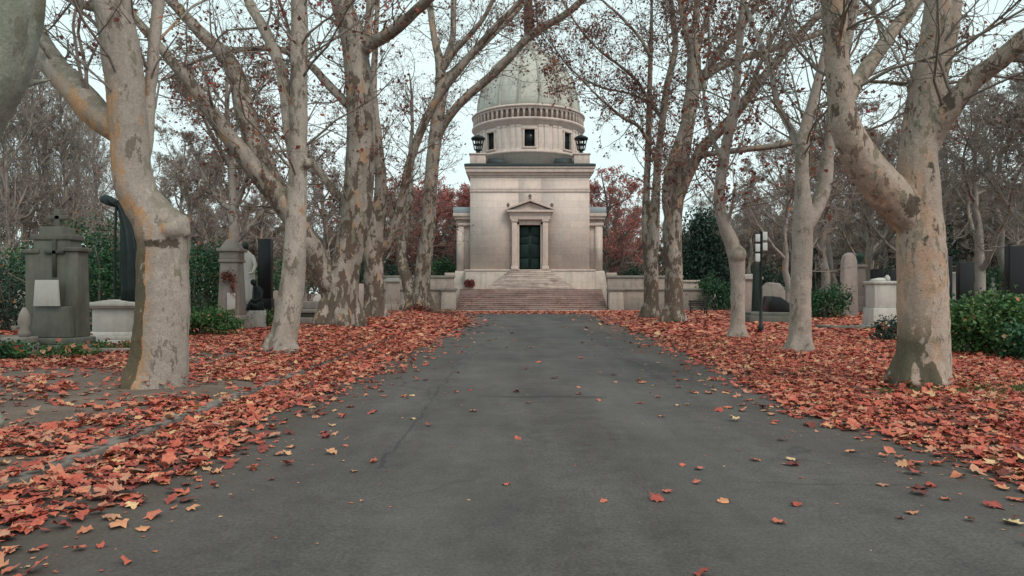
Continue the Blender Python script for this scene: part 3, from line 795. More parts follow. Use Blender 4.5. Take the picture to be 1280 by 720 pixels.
def traced_tree(label, Y0, stems, mat_, voxel, seed, leafn=500, leaf='leaf_brown', side=7, lv=(5, 5, 4), cont=1.0, knobs=(), zmin=3.6, flare=1.22,
                rmin=0.006, roots=0.78, name='plane_tree', leafsize=0.14, group='plane trees lining the avenue'):
    """stems: (control points as (px, py, width px), depth drift of the tip in m, goes on growing past its end)"""
    rng = np.random.default_rng(seed)
    limbs, ends = [], []
    b0 = stems[0][0][0]
    base = P(b0[0], HY + CH*F/Y0, Y0)
    gz = float(ground_z(base[0], base[1]))
    org = np.array([base[0], base[1], 0.0])
    for si, (ctrl, drift, goes) in enumerate(stems):
        C = []
        d0 = ctrl[0][3] if len(ctrl[0]) > 3 else 0.0
        n_ = len(ctrl)
        for i, c_ in enumerate(ctrl):
            Yc = Y0 + d0 + (drift - d0) * (i / (n_ - 1))**1.2
            p = P(c_[0], c_[1], Yc)
            C.append([*p, c_[2] / 2 * Yc / F])
        if si == 0:
            C[0][2] = max(C[0][2], gz)
            top = C[0].copy(); low = C[0].copy()
            low[2] = gz - 0.25; low[3] *= flare * 1.15
            mid = C[0].copy(); mid[2] = gz + 0.02; mid[3] *= flare
            C[0][2] = gz + max(0.35, C[0][3] * 0.9)
            t_ = min(1, (C[0][2] - gz) / max(1e-3, C[1][2] - gz))
            C[0][0] = top[0] + (C[1][0] - top[0]) * t_; C[0][3] = top[3] + (C[1][3] - top[3]) * t_
            C = [low, mid] + C if C[0][2] < C[1][2] - 0.1 else [low, mid] + C[1:]
        S = catmull(C, 0.12)
        limbs.append(S)
        if goes: ends.append(S)
    body = list(limbs)
    for (px, py, w, dy) in knobs:
        p = P(px, py, Y0 + dy)
        r = w / 2 * Y0 / F
        zz = np.linspace(-1, 1, 9)
        body.append(np.array([[p[0] + 0.1*r*z_, p[1], p[2] + z_*r, max(0.02, r*math.sqrt(max(0, 1 - z_*z_*0.98)))] for z_ in zz]))
    r0_ = limbs[0][0][3]
    for q_ in range(5 if roots > 0 else 0):                                     # root flare
        a_ = q_ * 1.257 + rng.uniform(-0.4, 0.4)
        k_ = rng.uniform(0.95, 1.2) * roots
        bx_, by_ = limbs[0][0][0], limbs[0][0][1]
        body.append(np.array([[bx_ + math.cos(a_)*r0_*f_, by_ + math.sin(a_)*r0_*f_, gz + zz_*r0_, r0_*w_] for f_, zz_, w_ in ((0.45, 0.95, 0.28), (0.60, 0.5, 0.30), (0.78, 0.15, 0.28), (k_*0.95, -0.08, 0.18), (k_*1.25, -0.26, 0.1))]))
    wood, lf = MB(), MB()
    contL = []
    for S in ends:
        d = S[-1, :3] - S[max(0, len(S) - 8), :3]
        d /= np.linalg.norm(d)
        r = S[-1, 3]
        ln = float(np.clip(r * 55, 1.2, 6.5)) * cont
        p_, r_ = grow(rng, S[-1:, :3], d[None], np.array([ln]), np.array([r]), 9, 0.10, 0.05, 0.30)
        contL.append((p_[0], r_[0]))
        p2, d2, l2, r2 = spawn(rng, p_, r_, 3, 0.25, (math.radians(22), math.radians(45)), (0.5, 0.8), 0.7, 0.8, 0.012)
        q2, s2 = grow(rng, p2, d2, l2, r2, 9, 0.12, 0.06, 0.3)
        for a_, b_ in zip(q2, s2): contL.append((a_, b_))
    rs = []
    for p_, r_ in contL:
        wood.tubes(p_ - org, r_, 8)
        rs.append((p_, r_))
    for S in limbs:
        up = S[S[:, 2] > zmin]
        if len(up) < 6: continue
        n = max(1, int(np.linalg.norm(np.diff(up[:, :3], axis=0), axis=1).sum() / 1.7))
        for ch in np.array_split(np.arange(len(up)), n):
            if len(ch) < 4: continue
            ii = np.linspace(ch[0], ch[-1], 9).astype(int)
            rs.append((up[ii, :3], np.clip(up[ii, 3] * 0.55, 0.012, 0.06)))
    pts = np.stack([a for a, b_ in rs]) - org
    rad = np.stack([np.clip(b_, 0.01, 0.07) for a, b_ in rs])
    # limb sprouts as long as a real side branch, whatever the chunk length
    twiggery(rng, wood, lf, pts, rad, lv, leafn, leafsize, rmin, zmin - 0.4, (0.9, 3.4))
    root = thing(name, label, 'tree', org, group)
    solid_trunk('trunk', body, voxel, M[mat_], root, org, seed)
    wood.part('branches', M['limb_bark'], root)
    if leafn: lf.part('leaves', M[leaf], root)
    return root


# --- left row
traced_tree('massive pale trunk leaning in across the upper left corner of the frame', 6.6,
            [([(-78, 560, 96), (-76, 400, 84), (-70, 250, 82), (-48, 165, 80), (-10, 90, 78), (14, 20, 70), (22, -60, 62), (20, -200, 52)], 0.0, True),
             ([(-20, 120, 40), (12, 118, 9), (38, 104, 9), (66, 100, 7)], 0.5, False)], 'bark_near', 0.03, 101, lv=(4, 5, 4), leafn=250, leafsize=0.10)
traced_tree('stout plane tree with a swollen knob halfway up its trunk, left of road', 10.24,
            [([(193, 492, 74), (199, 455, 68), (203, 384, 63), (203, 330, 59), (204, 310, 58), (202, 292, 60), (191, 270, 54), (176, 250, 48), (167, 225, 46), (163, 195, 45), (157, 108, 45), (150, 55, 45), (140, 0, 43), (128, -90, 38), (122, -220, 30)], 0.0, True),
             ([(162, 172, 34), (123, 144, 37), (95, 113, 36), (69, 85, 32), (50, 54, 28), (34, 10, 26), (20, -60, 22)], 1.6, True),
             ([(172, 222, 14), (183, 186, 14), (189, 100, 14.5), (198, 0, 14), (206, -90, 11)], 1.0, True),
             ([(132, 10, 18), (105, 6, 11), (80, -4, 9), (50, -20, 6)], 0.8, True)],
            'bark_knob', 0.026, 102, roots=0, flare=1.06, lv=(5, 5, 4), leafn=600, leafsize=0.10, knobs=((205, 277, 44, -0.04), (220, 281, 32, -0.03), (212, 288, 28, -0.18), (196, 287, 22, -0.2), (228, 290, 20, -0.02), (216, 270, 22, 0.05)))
traced_tree('slim straight spotted plane tree rising from the red leaf heap', 15.06,
            [([(352, 451, 33), (360, 390, 33), (367, 340, 29), (370, 273, 26), (373, 180, 22), (374, 36, 21), (374, -60, 19), (378, -200, 15)], 0.0, True),
             ([(370, 205, 14), (362, 165, 16), (357, 119, 16), (350, 83, 15), (332, 40, 14), (310, 0, 12), (292, -50, 10)], 0.9, True)],
            'bark_pale', 0.032, 103, leafsize=0.11, leafn=1400, lv=(5, 5, 4), knobs=((384, 204, 14, -0.1),))
traced_tree('thick brown flaking plane tree with limbs spreading left over the graves', 24.2,
            [([(423, 420, 50), (424, 380, 47), (430, 340, 40), (438, 305, 36), (446, 260, 38), (451, 180, 36), (449, 108, 34), (442, 54, 31), (434, 25, 28), (426, 0, 26), (412, -70, 22)], 0.0, True),
             ([(416, 372, 26), (405, 345, 27), (385, 302, 27), (350, 250, 27), (315, 207, 25), (285, 170, 21), (255, 128, 18), (217, 79, 14), (168, 22, 10), (130, -20, 8)], -3.0, True),
             ([(362, 268, 26), (346, 238, 26), (330, 205, 26), (307, 145, 25), (300, 108, 23), (283, 72, 20), (253, 43, 16), (213, 0, 12), (180, -40, 10)], 1.5, True),
             ([(446, 140, 14), (432, 128, 11), (405, 100, 11), (388, 82, 9), (350, 62, 8), (300, 62, 6.5), (270, 68, 5)], 2.0, True),
             ([(446, 270, 16), (430, 254, 12), (412, 232, 10), (396, 210, 9), (384, 190, 8), (370, 150, 7), (366, 90, 6)], 1.6, True),
             ([(450, 66, 16), (466, 54, 16), (491, 39, 15), (527, 7, 13), (560, -25, 11)], -2.5, True),
             ([(452, 84, 14), (458, 55, 12), (461, 25, 10), (463, 0, 10), (466, -60, 8)], 1.0, True)],
            'bark_mottled', 0.04, 104, leafn=4200, lv=(5, 5, 4), knobs=((412, 352, 32, -0.2),))
traced_tree('forked plane tree with yellow flaked patch low on its trunk', 32.0,
            [([(467, 405, 27), (467, 370, 25), (467, 330, 25), (467, 295, 27), (474, 262, 19), (476, 225, 15), (472, 170, 11), (467, 110, 9), (470, 40, 7), (474, -30, 5)], 0.0, True),
             ([(472, 322, 15), (482, 308, 12), (492, 286, 12), (502, 252, 11), (512, 204, 11), (527, 162, 11), (546, 124, 11), (580, 79, 10), (612, 42, 9), (640, 12, 7), (670, -20, 6)], -2.0, True),
             ([(463, 290, 16), (455, 255, 13), (461, 205, 10), (452, 150, 8), (440, 90, 6)], 2.0, True)],
            'bark_mottled', 0.045, 105, leafn=2200, lv=(5, 5, 4), rmin=0.008)
traced_tree('tall plane tree whose long bough arches in front of the dome', 45.0,
            [([(522, 394, 33), (527, 360, 22), (529, 335, 20), (535, 288, 18), (540, 210, 17), (547, 150, 17), (551, 110, 15), (549, 75, 11), (543, 48, 9), (538, 10, 8), (534, -40, 6)], 0.0, True),
             ([(518, 385, 22), (509, 350, 15), (502, 322, 13), (506, 285, 10), (513, 245, 8), (512, 200, 6)], 2.0, True),
             ([(545, 178, 12), (552, 160, 12), (565, 141, 11), (582, 122, 11), (609, 99, 11), (632, 77, 11), (657, 50, 10), (679, 34, 10), (707, 18, 9), (730, -2, 8), (760, -30, 6)], -3.0, True),
             ([(552, 104, 12), (562, 95, 10), (576, 81, 9), (609, 50, 8), (640, 20, 7), (668, -12, 5)], 2.0, True),
             ([(551, 92, 10), (558, 73, 9), (566, 46, 8), (567, 10, 7), (572, -30, 5)], 1.0, True),
             ([(555, 84, 8), (570, 62, 8), (585, 46, 7), (606, 20, 6), (625, -20, 5)], -2.0, True)],
            'bark_mottled', 0.05, 106, leafn=3000, lv=(5, 6, 4), rmin=0.010)
# --- right row
traced_tree('heavy orange-patched plane tree forking low beside the green shrub', 10.24,
            [([(1152, 492, 68), (1154, 450, 62), (1153, 353, 57), (1151, 303, 55), (1150, 253, 49), (1147, 198, 45), (1154, 144, 44), (1160, 100, 42), (1172, 54, 42), (1179, 0, 42), (1186, -80, 36), (1190, -200, 28)], 0.0, True),
             ([(1138, 276, 44), (1110, 242, 48), (1078, 200, 42), (1055, 150, 34), (1046, 72, 29), (1043, 0, 29), (1040, -90, 24)], -0.8, True),
             ([(1158, 182, 32), (1170, 160, 29), (1191, 130, 28), (1220, 97, 26), (1249, 76, 25), (1284, 46, 24), (1340, 5, 20)], -1.2, True),
             ([(1056, 130, 20), (1068, 108, 19), (1093, 72, 18), (1115, 40, 17), (1144, 0, 15), (1165, -50, 12)], 2.0, True)],
            'bark_right', 0.026, 107, roots=0.62, flare=1.03, lv=(7, 6, 4), leafn=200, leafsize=0.09)
traced_tree('smooth pinkish grey plane tree splitting in two above head height', 15.6,
            [([(1000, 448, 30), (1000, 400, 27), (1001, 350, 25), (1003, 303, 25), (1004, 270, 24), (1003, 235, 18), (1002, 200, 17), (1006, 165, 15), (1015, 130, 13), (1026, 88, 11), (1036, 45, 10), (1044, -20, 8)], 0.0, True),
             ([(1008, 282, 20), (1021, 258, 19), (1031, 228, 18), (1037, 170, 15), (1046, 110, 13), (1062, 40, 11), (1075, -30, 9)], 1.5, True),
             ([(1003, 200, 12), (990, 165, 9), (972, 130, 8), (962, 80, 7), (940, 30, 6)], 2.5, True)],
            'bark_pink', 0.032, 108, leafn=1800, leafsize=0.11, lv=(7, 6, 4))
traced_tree('crooked thin plane tree with a bulge where its trunk kinks left', 20.3,
            [([(922, 428, 20), (922, 390, 18), (922, 345, 18), (920, 322, 20), (913, 300, 18), (903, 275, 15), (899, 245, 14), (902, 217, 14), (908, 180, 13), (916, 144, 12), (921, 100, 10), (923, 72, 9), (929, 0, 9), (934, -80, 7)], 0.0, True),
             ([(908, 282, 8), (914, 262, 5), (919, 234, 4)], -0.6, False),
             ([(903, 200, 8), (890, 170, 6), (880, 120, 5), (885, 70, 4)], 2.0, True),
             ([(915, 150, 8), (935, 120, 7), (950, 80, 6), (975, 30, 5)], -1.5, True)],
            'bark_pink', 0.035, 109, leafn=3000, lv=(5, 5, 4), knobs=((921, 318, 24, -0.05),))
traced_tree('tall twin-stemmed plane tree with long boughs reaching right', 31.0,
            [([(842, 406, 27), (842, 370, 23), (842, 330, 22), (840, 287, 24), (846, 245, 19), (853, 200, 17), (860, 150, 18), (866, 108, 18), (867, 65, 16), (858, 40, 10), (851, 0, 9), (846, -50, 7)], 0.0, True),
             ([(838, 275, 15), (833, 245, 12), (837, 215, 12), (848, 180, 12), (858, 150, 11)], -0.6, False),
             ([(848, 250, 13), (862, 216, 13), (879, 184, 14), (908, 155, 13), (937, 119, 12), (965, 83, 11), (994, 50, 10), (1027, 14, 9), (1060, -25, 7)], -2.5, True),
             ([(866, 120, 13), (879, 98, 12), (900, 83, 11), (937, 70, 10), (980, 56, 9), (1027, 40, 8), (1075, 15, 6)], 2.0, True),
             ([(868, 108, 9), (882, 88, 8), (900, 65, 7), (922, 40, 7), (951, 0, 6)], -1.0, True),
             ([(862, 205, 8), (880, 194, 8), (922, 188, 8), (973, 182, 8), (1027, 171, 6), (1060, 165, 4)], -3.5, True),
             ([(867, 72, 11), (869, 40, 10), (872, 0, 9), (875, -50, 7)], 0.8, True),
             ([(868, 76, 8), (877, 45, 7), (890, 0, 6), (900, -40, 5)], 1.8, True)],
            'bark_mottled', 0.045, 110, leafn=7000, lv=(5, 5, 4), rmin=0.008)
traced_tree('slender double plane tree hung with red brown leaves toward the dome', 36.0,
            [([(813, 401, 22), (814, 370, 19), (814, 330, 18), (817, 290, 15), (820, 240, 11), (823, 195, 10), (827, 160, 9), (834, 108, 9), (844, 61, 8), (842, 30, 8), (836, -20, 6)], 0.0, True),
             ([(811, 330, 12), (807, 290, 11), (808, 240, 9), (810, 190, 8), (812, 110, 7), (814, 40, 5), (815, -20, 4)], 1.2, True),
             ([(812, 180, 5), (798, 158, 5), (780, 148, 4.5), (758, 130, 4), (735, 108, 3)], -3.0, True),
             ([(813, 128, 5), (795, 100, 4.5), (772, 80, 4), (748, 62, 3.5), (728, 40, 3)], -2.0, True),
             ([(814, 70, 5), (798, 45, 4.5), (775, 20, 4), (752, 0, 3)], 0.5, True),
             ([(828, 150, 5), (812, 130, 4), (790, 118, 3.5), (762, 112, 3)], 2.5, True)],
            'bark_mottled', 0.05, 111, leafn=9500, lv=(6, 6, 4), rmin=0.009, zmin=6.5)


feet = MB()
for o in [o for o in COL.objects if o.get('category') == 'tree']:
    x0, y0 = o.location.x, o.location.y
    if y0 < 8: continue
    r_ = 0.62 if y0 > 20 else 0.55
    n = 60 if 'knob' in o['label'] else 170
    a = R.uniform(0, 6.283, n); d_ = r_ * (0.8 + R.exponential(0.35, n))
    X, Y = x0 + d_*np.cos(a), y0 + d_*np.sin(a)
    scatter(feet, X, Y, ground_z(X, Y) + 0.02 + 0.10*np.exp(-(d_ - 0.5)/0.25)*R.random(n), R.uniform(0.08, 0.15, n), True, 0.25)
tag(feet.part('drifted_leaves', M['litter'], None), kind='stuff')


# --- woodland behind: a few kinds, copied
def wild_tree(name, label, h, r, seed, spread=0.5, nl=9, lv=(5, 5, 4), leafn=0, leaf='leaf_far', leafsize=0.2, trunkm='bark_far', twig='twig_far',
              crown0=0.3, up=0.10, column=False, rmin=0.012, group='bare trees of the woodland behind the graves', fork=True):
    rng = np.random.default_rng(seed)
    root = thing(name, label, 'tree', (0, 0, 0), group)
    tr, wood, lf = MB(), MB(), MB()
    K = 10
    z = np.linspace(-0.2, h * (0.95 if column else 0.8), K)
    tp = np.stack([np.cumsum(rng.normal(0, 0.12, K)), np.cumsum(rng.normal(0, 0.12, K)), z], 1)
    tp[0, :2] = tp[1, :2] = 0
    rr = r * np.linspace(1.15, 0.18, K); rr[0] *= 1.3
    tr.tubes(tp, rr, 10)
    ps, rs = [], []
    t = rng.uniform(crown0, 0.95, nl)
    t.sort()
    i = (t * (K-1)).astype(int)
    f = (t*(K-1) - i)[:, None]
    st = tp[i]*(1-f) + tp[i+1]*f
    az = np.arange(nl) * 2.4 + rng.uniform(0, 1, nl)
    el = rng.uniform(0.35, 0.9, nl) if not column else rng.uniform(1.15, 1.35, nl)
    d = np.stack([np.cos(az)*np.cos(el), np.sin(az)*np.cos(el), np.sin(el)], 1)
    ln = h * spread * rng.uniform(0.6, 1.0, nl) * (1.15 - 0.6*t)
    lp, lr = grow(rng, st, d, ln, rr[i] * 0.6, 9, 0.13, up, 0.25)
    tr.tubes(lp, lr, 6)
    q, dd, l2, r2 = spawn(rng, lp, lr, 3, 0.25, (0.4, 0.8), (0.4, 0.65), 0.6, 0.8, 0.02)
    bp, br = grow(rng, q, dd, l2, r2, 9, 0.14, up*0.8, 0.3)
    tr.tubes(bp, br, 5)
    pts, rad = np.concatenate([lp, bp]), np.concatenate([lr, br])
    twiggery(rng, wood, lf, pts, rad, lv, leafn, leafsize, rmin, h*crown0*0.6)
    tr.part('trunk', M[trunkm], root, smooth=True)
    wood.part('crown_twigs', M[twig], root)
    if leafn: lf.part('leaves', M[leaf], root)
    return root


kinds = {}
def wood_tree(kind, px, Y, s=1.0, label=None, rz=None):
    src, used = kinds[kind]
    X = PX(px, Y)
    z = float(ground_z(X, Y)) - 0.02
    rz = random.uniform(0, 6.28) if rz is None else rz
    if not used:
        src.location, src.rotation_euler, src.scale = (X, Y, z), (0, 0, rz), (s, s, s)
        if label: src['label'] = label
        kinds[kind][1] = True
        return src
    return dup(src, (X, Y, z), rz, s, label or src['label'], src['group'])


GB = 'bare trees of the woodland behind the graves'
kinds['plane'] = [wild_tree('bare_tree', 'tall pale-trunked bare tree standing in the woodland behind the graves', 17, 0.32, 21, 0.45, 12, (5, 6, 4), 2200, 'leaf_dull', 0.15), False]
kinds['slim'] = [wild_tree('bare_tree', 'slim grey bare tree among the woodland behind the graves', 15, 0.20, 22, 0.34, 12, (5, 6, 4), 1200, 'leaf_dull', 0.14), False]
kinds['fork'] = [wild_tree('bare_tree', 'wide twiggy bare tree among the woodland behind the graves', 14, 0.28, 23, 0.55, 13, (5, 6, 5), 0, crown0=0.22), False]
kinds['brown'] = [wild_tree('brown_tree', 'dense brown woodland tree keeping withered leaves at the far back', 12, 0.22, 24, 0.42, 16, (5, 6, 5), 9000, 'leaf_far', 0.17, 'bark_dark', crown0=0.10, rmin=0.02, group='brown trees closing the far back'), False]
kinds['red'] = [wild_tree('red_tree', 'tree with dense dull red foliage behind the mausoleum', 14, 0.24, 25, 0.42, 16, (5, 5, 4), 8500, 'leaf_red', 0.16, 'bark_dark', crown0=0.15, group='red-leaved trees behind the mausoleum'), False]
kinds['poplar'] = [wild_tree('poplar_tree', 'tall bare columnar poplar with upright twigs beyond the left graves', 24, 0.30, 26, 0.30, 34, (6, 6, 3), 0, crown0=0.10, column=True, group='poplars beyond the left graves'), False]

# pale trunks one can tell apart
wood_tree('plane', 287, 33, 0.95, 'pale straight bare trunk directly behind the stone pillar grave', 0.4)
wood_tree('slim', 312, 42, 1.0, 'thin pale trunk behind the black granite slab', 1.0)
wood_tree('plane', 408, 52, 0.85, 'bare tree between the spotted trunk and thick brown trunk', 2.2)
wood_tree('fork', 985, 37, 0.72, 'gnarled leaning bare tree behind the sign post', 0.5)
wood_tree('plane', 1033, 44, 0.9, 'grey bare tree left of the pale obelisk', 3.3)
wood_tree('slim', 1048, 47, 1.1, 'ridged bare trunk just behind the pale obelisk', 1.2)
wood_tree('plane', 1087, 50, 0.95, 'bare tree rising behind the small urn column', 5.0)
wood_tree('slim', 1062, 62, 1.0, 'thin bare tree farther behind the obelisk and urn column', 2.0)
wood_tree('slim', 222, 48, 1.0, 'bare tree showing beside the knobbed trunk', 4.0)
for px, Y, s in ((5, 60, 0.92), (30, 64, 1.0), (52, 70, 1.03), (80, 66, 0.9), (100, 78, 1.0), (-25, 66, 1.0), (120, 84, 0.95)):
    wood_tree('poplar', px, Y, s)
for px, Y, s in ((165, 58, 0.9), (250, 66, 1.0), (190, 74, 1.0), (335, 64, 0.95), (380, 78, 1.05), (430, 70, 0.9), (475, 82, 1.0), (230, 58, 1.0)):
    wood_tree(('fork', 'slim', 'plane')[random.randrange(3)], px, Y, s)
for px, Y, s in ((890, 74, 0.9), (935, 60, 0.95), (965, 82, 1.05), (1010, 70, 0.9), (1110, 66, 1.0), (1150, 80, 0.9), (1130, 44, 0.85), (1235, 60, 0.72), (1275, 50, 0.75), (1320, 42, 0.8), (1205, 88, 0.75), (905, 95, 0.9), (860, 88, 0.7), (1225, 40, 1.05), (1295, 35, 1.1), (1145, 50, 1.2), (1255, 46, 1.15), (1190, 56, 1.2), (1085, 58, 1.1), (1340, 34, 1.1)):
    wood_tree(('fork', 'slim', 'fork')[random.randrange(3)], px, Y, s)
for px, Y, s in ((576, 84, 1.32), (545, 92, 1.45), (500, 88, 1.42), (756, 82, 1.42), (779, 92, 1.2), (603, 98, 1.35), (526, 100, 1.4), (770, 86, 0.8)):
    wood_tree('red', px, Y, s)
rr_ = random.Random(5)
for i in range(130):
    px = -60 + i * 10.7 + rr_.uniform(-8, 8)
    if 592 < px < 735: continue
    if px < 130 and i % 2: continue
    wood_tree('brown', px, rr_.uniform(86, 128), rr_.uniform(0.8, 1.2) * (0.8 if 780 < px < 900 else (0.72 if px < 130 else 1.0)))
for px, Y, s in ((1180, 70, 0.95), (1215, 74, 0.9), (1250, 72, 1.0), (1290, 66, 0.9), (1150, 84, 0.9), (950, 72, 0.75), (985, 76, 0.8), (1020, 84, 0.8), (1060, 76, 0.75), (1100, 80, 0.85), (915, 80, 0.8),
                 (200, 76, 0.85), (160, 70, 0.8), (240, 82, 0.85), (290, 78, 0.8), (330, 86, 0.85), (370, 74, 0.7), (420, 84, 0.8), (465, 90, 0.8), (1165, 64, 1.0), (1200, 62, 1.05), (1235, 60, 1.0), (1272, 64, 1.1), (1300, 58, 1.0)):
    wood_tree('brown', px, Y, s)


# brushwood at the foot of the far wood, one mass
rng = np.random.default_rng(55)
mb = MB()
n = 60000
X = rng.uniform(-110, 115, n)
Y = 84 + 0.0*X + rng.uniform(0, 10, n) + 6*vnoise(X, X*0, 0.12, 4)
H = 2.2 + 3.6*vnoise(X, X*0 + 3, 0.16, 8) + 1.6*vnoise(X, X*0 + 9, 0.7, 9)
q = np.stack([X, Y, H * rng.random(n)**0.8], 1)
keep = np.abs(X - 1.8) > 9
leaf_quads(rng, mb, q[keep], 0.34, 0.0)
tag(mb.part('undergrowth', M['leaf_far']), kind='stuff')

# ------------------------------------------------------------------ shrubs and evergreens
def bush(name, label, px, Y, w, h, n, mat_, size=0.09, seed=0, conic=False, group=None, z0=0.0, depth=None, cat='shrub'):
    rng = np.random.default_rng(900 + seed)
    X = PX(px, Y)
    gz = float(ground_z(X, Y)) + z0
    root = thing(name, label, cat, (X, Y, gz), group)
    st, lf = MB(), MB()
    d = depth or w * 0.8
    ns = 9
    bp = np.zeros((ns, 3)); bp[:, 0] = rng.normal(0, w*0.10, ns); bp[:, 1] = rng.normal(0, d*0.10, ns); bp[:, 2] = -0.05
    dr = np.stack([rng.normal(0, 0.45 if not conic else 0.1, ns), rng.normal(0, 0.4 if not conic else 0.1, ns), np.ones(ns)], 1)
    dr /= np.linalg.norm(dr, axis=1, keepdims=True)
    p, r = grow(rng, bp, dr, np.full(ns, h*0.85), np.full(ns, 0.02 + h*0.008), 6, 0.12, 0.05, 0.3)
    st.tubes(p, r, 5)
    # clumps of leaves spread through the volume
    nc = max(14, n // 75)
    u = rng.uniform(0, 1, nc)
    th = rng.uniform(0, 6.283, nc)
    if conic:
        zc = h * (0.03 + 0.95*u**1.25)
        rad = (1 - (zc/h)**1.4) * 0.5 * np.sqrt(rng.uniform(0.25, 1, nc))
    else:
        zc = h * (0.06 + 0.9*u**0.85)
        rad = 0.5 * np.sqrt(np.clip(1 - ((zc/h - 0.42)/0.62)**2, 0.05, 1)) * np.sqrt(rng.uniform(0.2, 1, nc)) * rng.uniform(0.7, 1.25, nc)
        zc = zc * (0.72 + 0.5*vnoise(np.cos(th)*1.5 + rad, np.sin(th)*1.5, 1.0, seed))
    cc = np.stack([rad*np.cos(th)*w, rad*np.sin(th)*d, zc], 1)
    k = rng.integers(0, nc, n)
    cs = min(w, h) * 0.09 + 0.05
    q = cc[k] + rng.normal(0, 1, (n, 3)) * cs * np.array([1, 1, 0.75])
    q[:, 2] = np.abs(q[:, 2])
    leaf_quads(rng, lf, q, size, 0.2)
    lf.part('foliage', M[mat_], root)
    if Y < 30 and not conic:
        cg = MB(); nk = int(14 + w*10)
        kk = rng.integers(0, n, nk)
        leaf_quads(rng, cg, q[kk] + np.array([0, -0.04, 0.05]), 0.13, 0.0)
        cg.part('caught_leaves', M['litter_edge'], root)
    st.part('stems', M['bark_dark'], root)
    return root


bush('evergreen_shrub', 'big dark green evergreen bush between grey monument and white pedestal', 122, 22, 2.5, 3.5, 9000, 'leaf_green', 0.10, 1)
bush('evergreen_shrub', 'dark green bush behind the grey monument at left edge', 5, 24, 2.2, 2.3, 4000, 'leaf_dark', 0.10, 2)
bush('evergreen_shrub', 'upright glossy green bush behind the knobbed trunk', 256, 29, 2.2, 3.4, 6500, 'leaf_green', 0.11, 3)
bush('low_shrub', 'low spreading green shrub in front of the stone pillar grave', 262, 22.5, 1.9, 0.75, 3800, 'leaf_light', 0.09, 4)
bush('low_shrub', 'small green shrub at foot of the black granite slab', 318, 27, 1.5, 0.75, 2200, 'leaf_light', 0.09, 5)
bush('low_shrub', 'ground-hugging green plants around the grey monument', 70, 14.6, 2.0, 0.22, 1000, 'leaf_light', 0.07, 6)
bush('low_shrub', 'patchy green plants below the white pedestal', 140, 16.6, 1.7, 0.2, 800, 'leaf_light', 0.07, 7)
bush('low_shrub', 'low green tuft at the left frame edge by grave blocks', 8, 14.2, 1.1, 0.4, 1000, 'leaf_green', 0.08, 8)
bush('leafy_shrub', 'broad bright green shrub right of the orange-patched trunk', 1236, 15.5, 2.3, 1.3, 6500, 'leaf_light', 0.10, 9)
bush('leafy_shrub', 'smaller green shrub crowding the right frame edge', 1290, 14.2, 1.2, 0.6, 1800, 'leaf_green', 0.10, 10)
bush('leafy_shrub', 'dark green shrub behind the broad bright shrub', 1190, 19, 1.1, 1.05, 2000, 'leaf_green', 0.10, 11)
bush('evergreen_shrub', 'round dark shrub left of the pale obelisk', 1032, 36, 2.1, 1.6, 3500, 'leaf_green', 0.12, 12)
bush('low_shrub', 'dark brown green scrub at the foot of the grey pedestal', 1112, 19.5, 0.8, 0.6, 1600, 'leaf_dark', 0.07, 13)
bush('conifer_tree', 'dark conifer behind the terrace wall right of the twin tree', 880, 66, 7.5, 9.0, 11000, 'leaf_dark', 0.28, 14, True, cat='tree')
bush('conifer_tree', 'dark narrow conifer right of the broad conifer', 862, 78, 5.0, 7.5, 6000, 'leaf_dark', 0.28, 15, True, cat='tree')
bush('evergreen_shrub', 'rounded green bush at right end of the terrace', 892, 56, 2.6, 2.6, 3600, 'leaf_green', 0.15, 16)
bush('evergreen_shrub', 'dark bush behind the right terrace parapet', 790, 67, 3.2, 4.4, 4000, 'leaf_dark', 0.18, 17)
bush('evergreen_shrub', 'dark bush behind the left terrace parapet', 556, 67, 3.0, 4.9, 4200, 'leaf_green', 0.18, 18)
bush('evergreen_shrub', 'dark bush between the brown trunk and forked tree', 452, 60, 2.6, 4.2, 3400, 'leaf_dark', 0.17, 19)
bush('evergreen_shrub', 'dark clipped shrub behind the terrace left of arching tree', 489, 62, 1.7, 4.3, 2600, 'leaf_dark', 0.17, 20)
bush('conifer_tree', 'broad dark evergreen at far right behind black gravestone', 1184, 44, 2.2, 6.2, 3200, 'leaf_dark', 0.16, 21, True, cat='tree')
bush('evergreen_shrub', 'dark green thicket far right behind the pale statue', 1235, 52, 5.5, 3.0, 5000, 'leaf_dark', 0.18, 22)
bush('evergreen_shrub', 'dark green thicket behind the big evergreen bush', 150, 40, 5.0, 4.2, 5500, 'leaf_dark', 0.17, 23)
bush('cypress_tree', 'thin dark teal cypress between the pink trunk and obelisk', 1020, 46, 1.3, 4.6, 2600, 'leaf_dark', 0.12, 24, True, cat='tree')

for i, (px, Y, w_, h_, lab) in enumerate(((40, 38, 4.5, 3.6, 'dark green thicket at the back behind the grey cross monument'), (205, 46, 4.5, 3.4, 'dark green thicket glimpsed just right of the knobbed trunk'),
                                          (345, 52, 4.0, 3.4, 'dark green bush behind the black granite slab'), (1140, 46, 4.0, 3.6, 'dark green bush half hidden behind the orange-patched trunk'),
                                          (1270, 44, 5.0, 3.4, 'dark green thicket behind the wide black gravestone'), (965, 58, 4.0, 4.2, 'dark green bush behind the slanted black tomb slab'))):
    bush('evergreen_shrub', lab, px, Y, w_, h_, 4200, ('leaf_green', 'leaf_dark')[i % 2], 0.16, 30 + i)

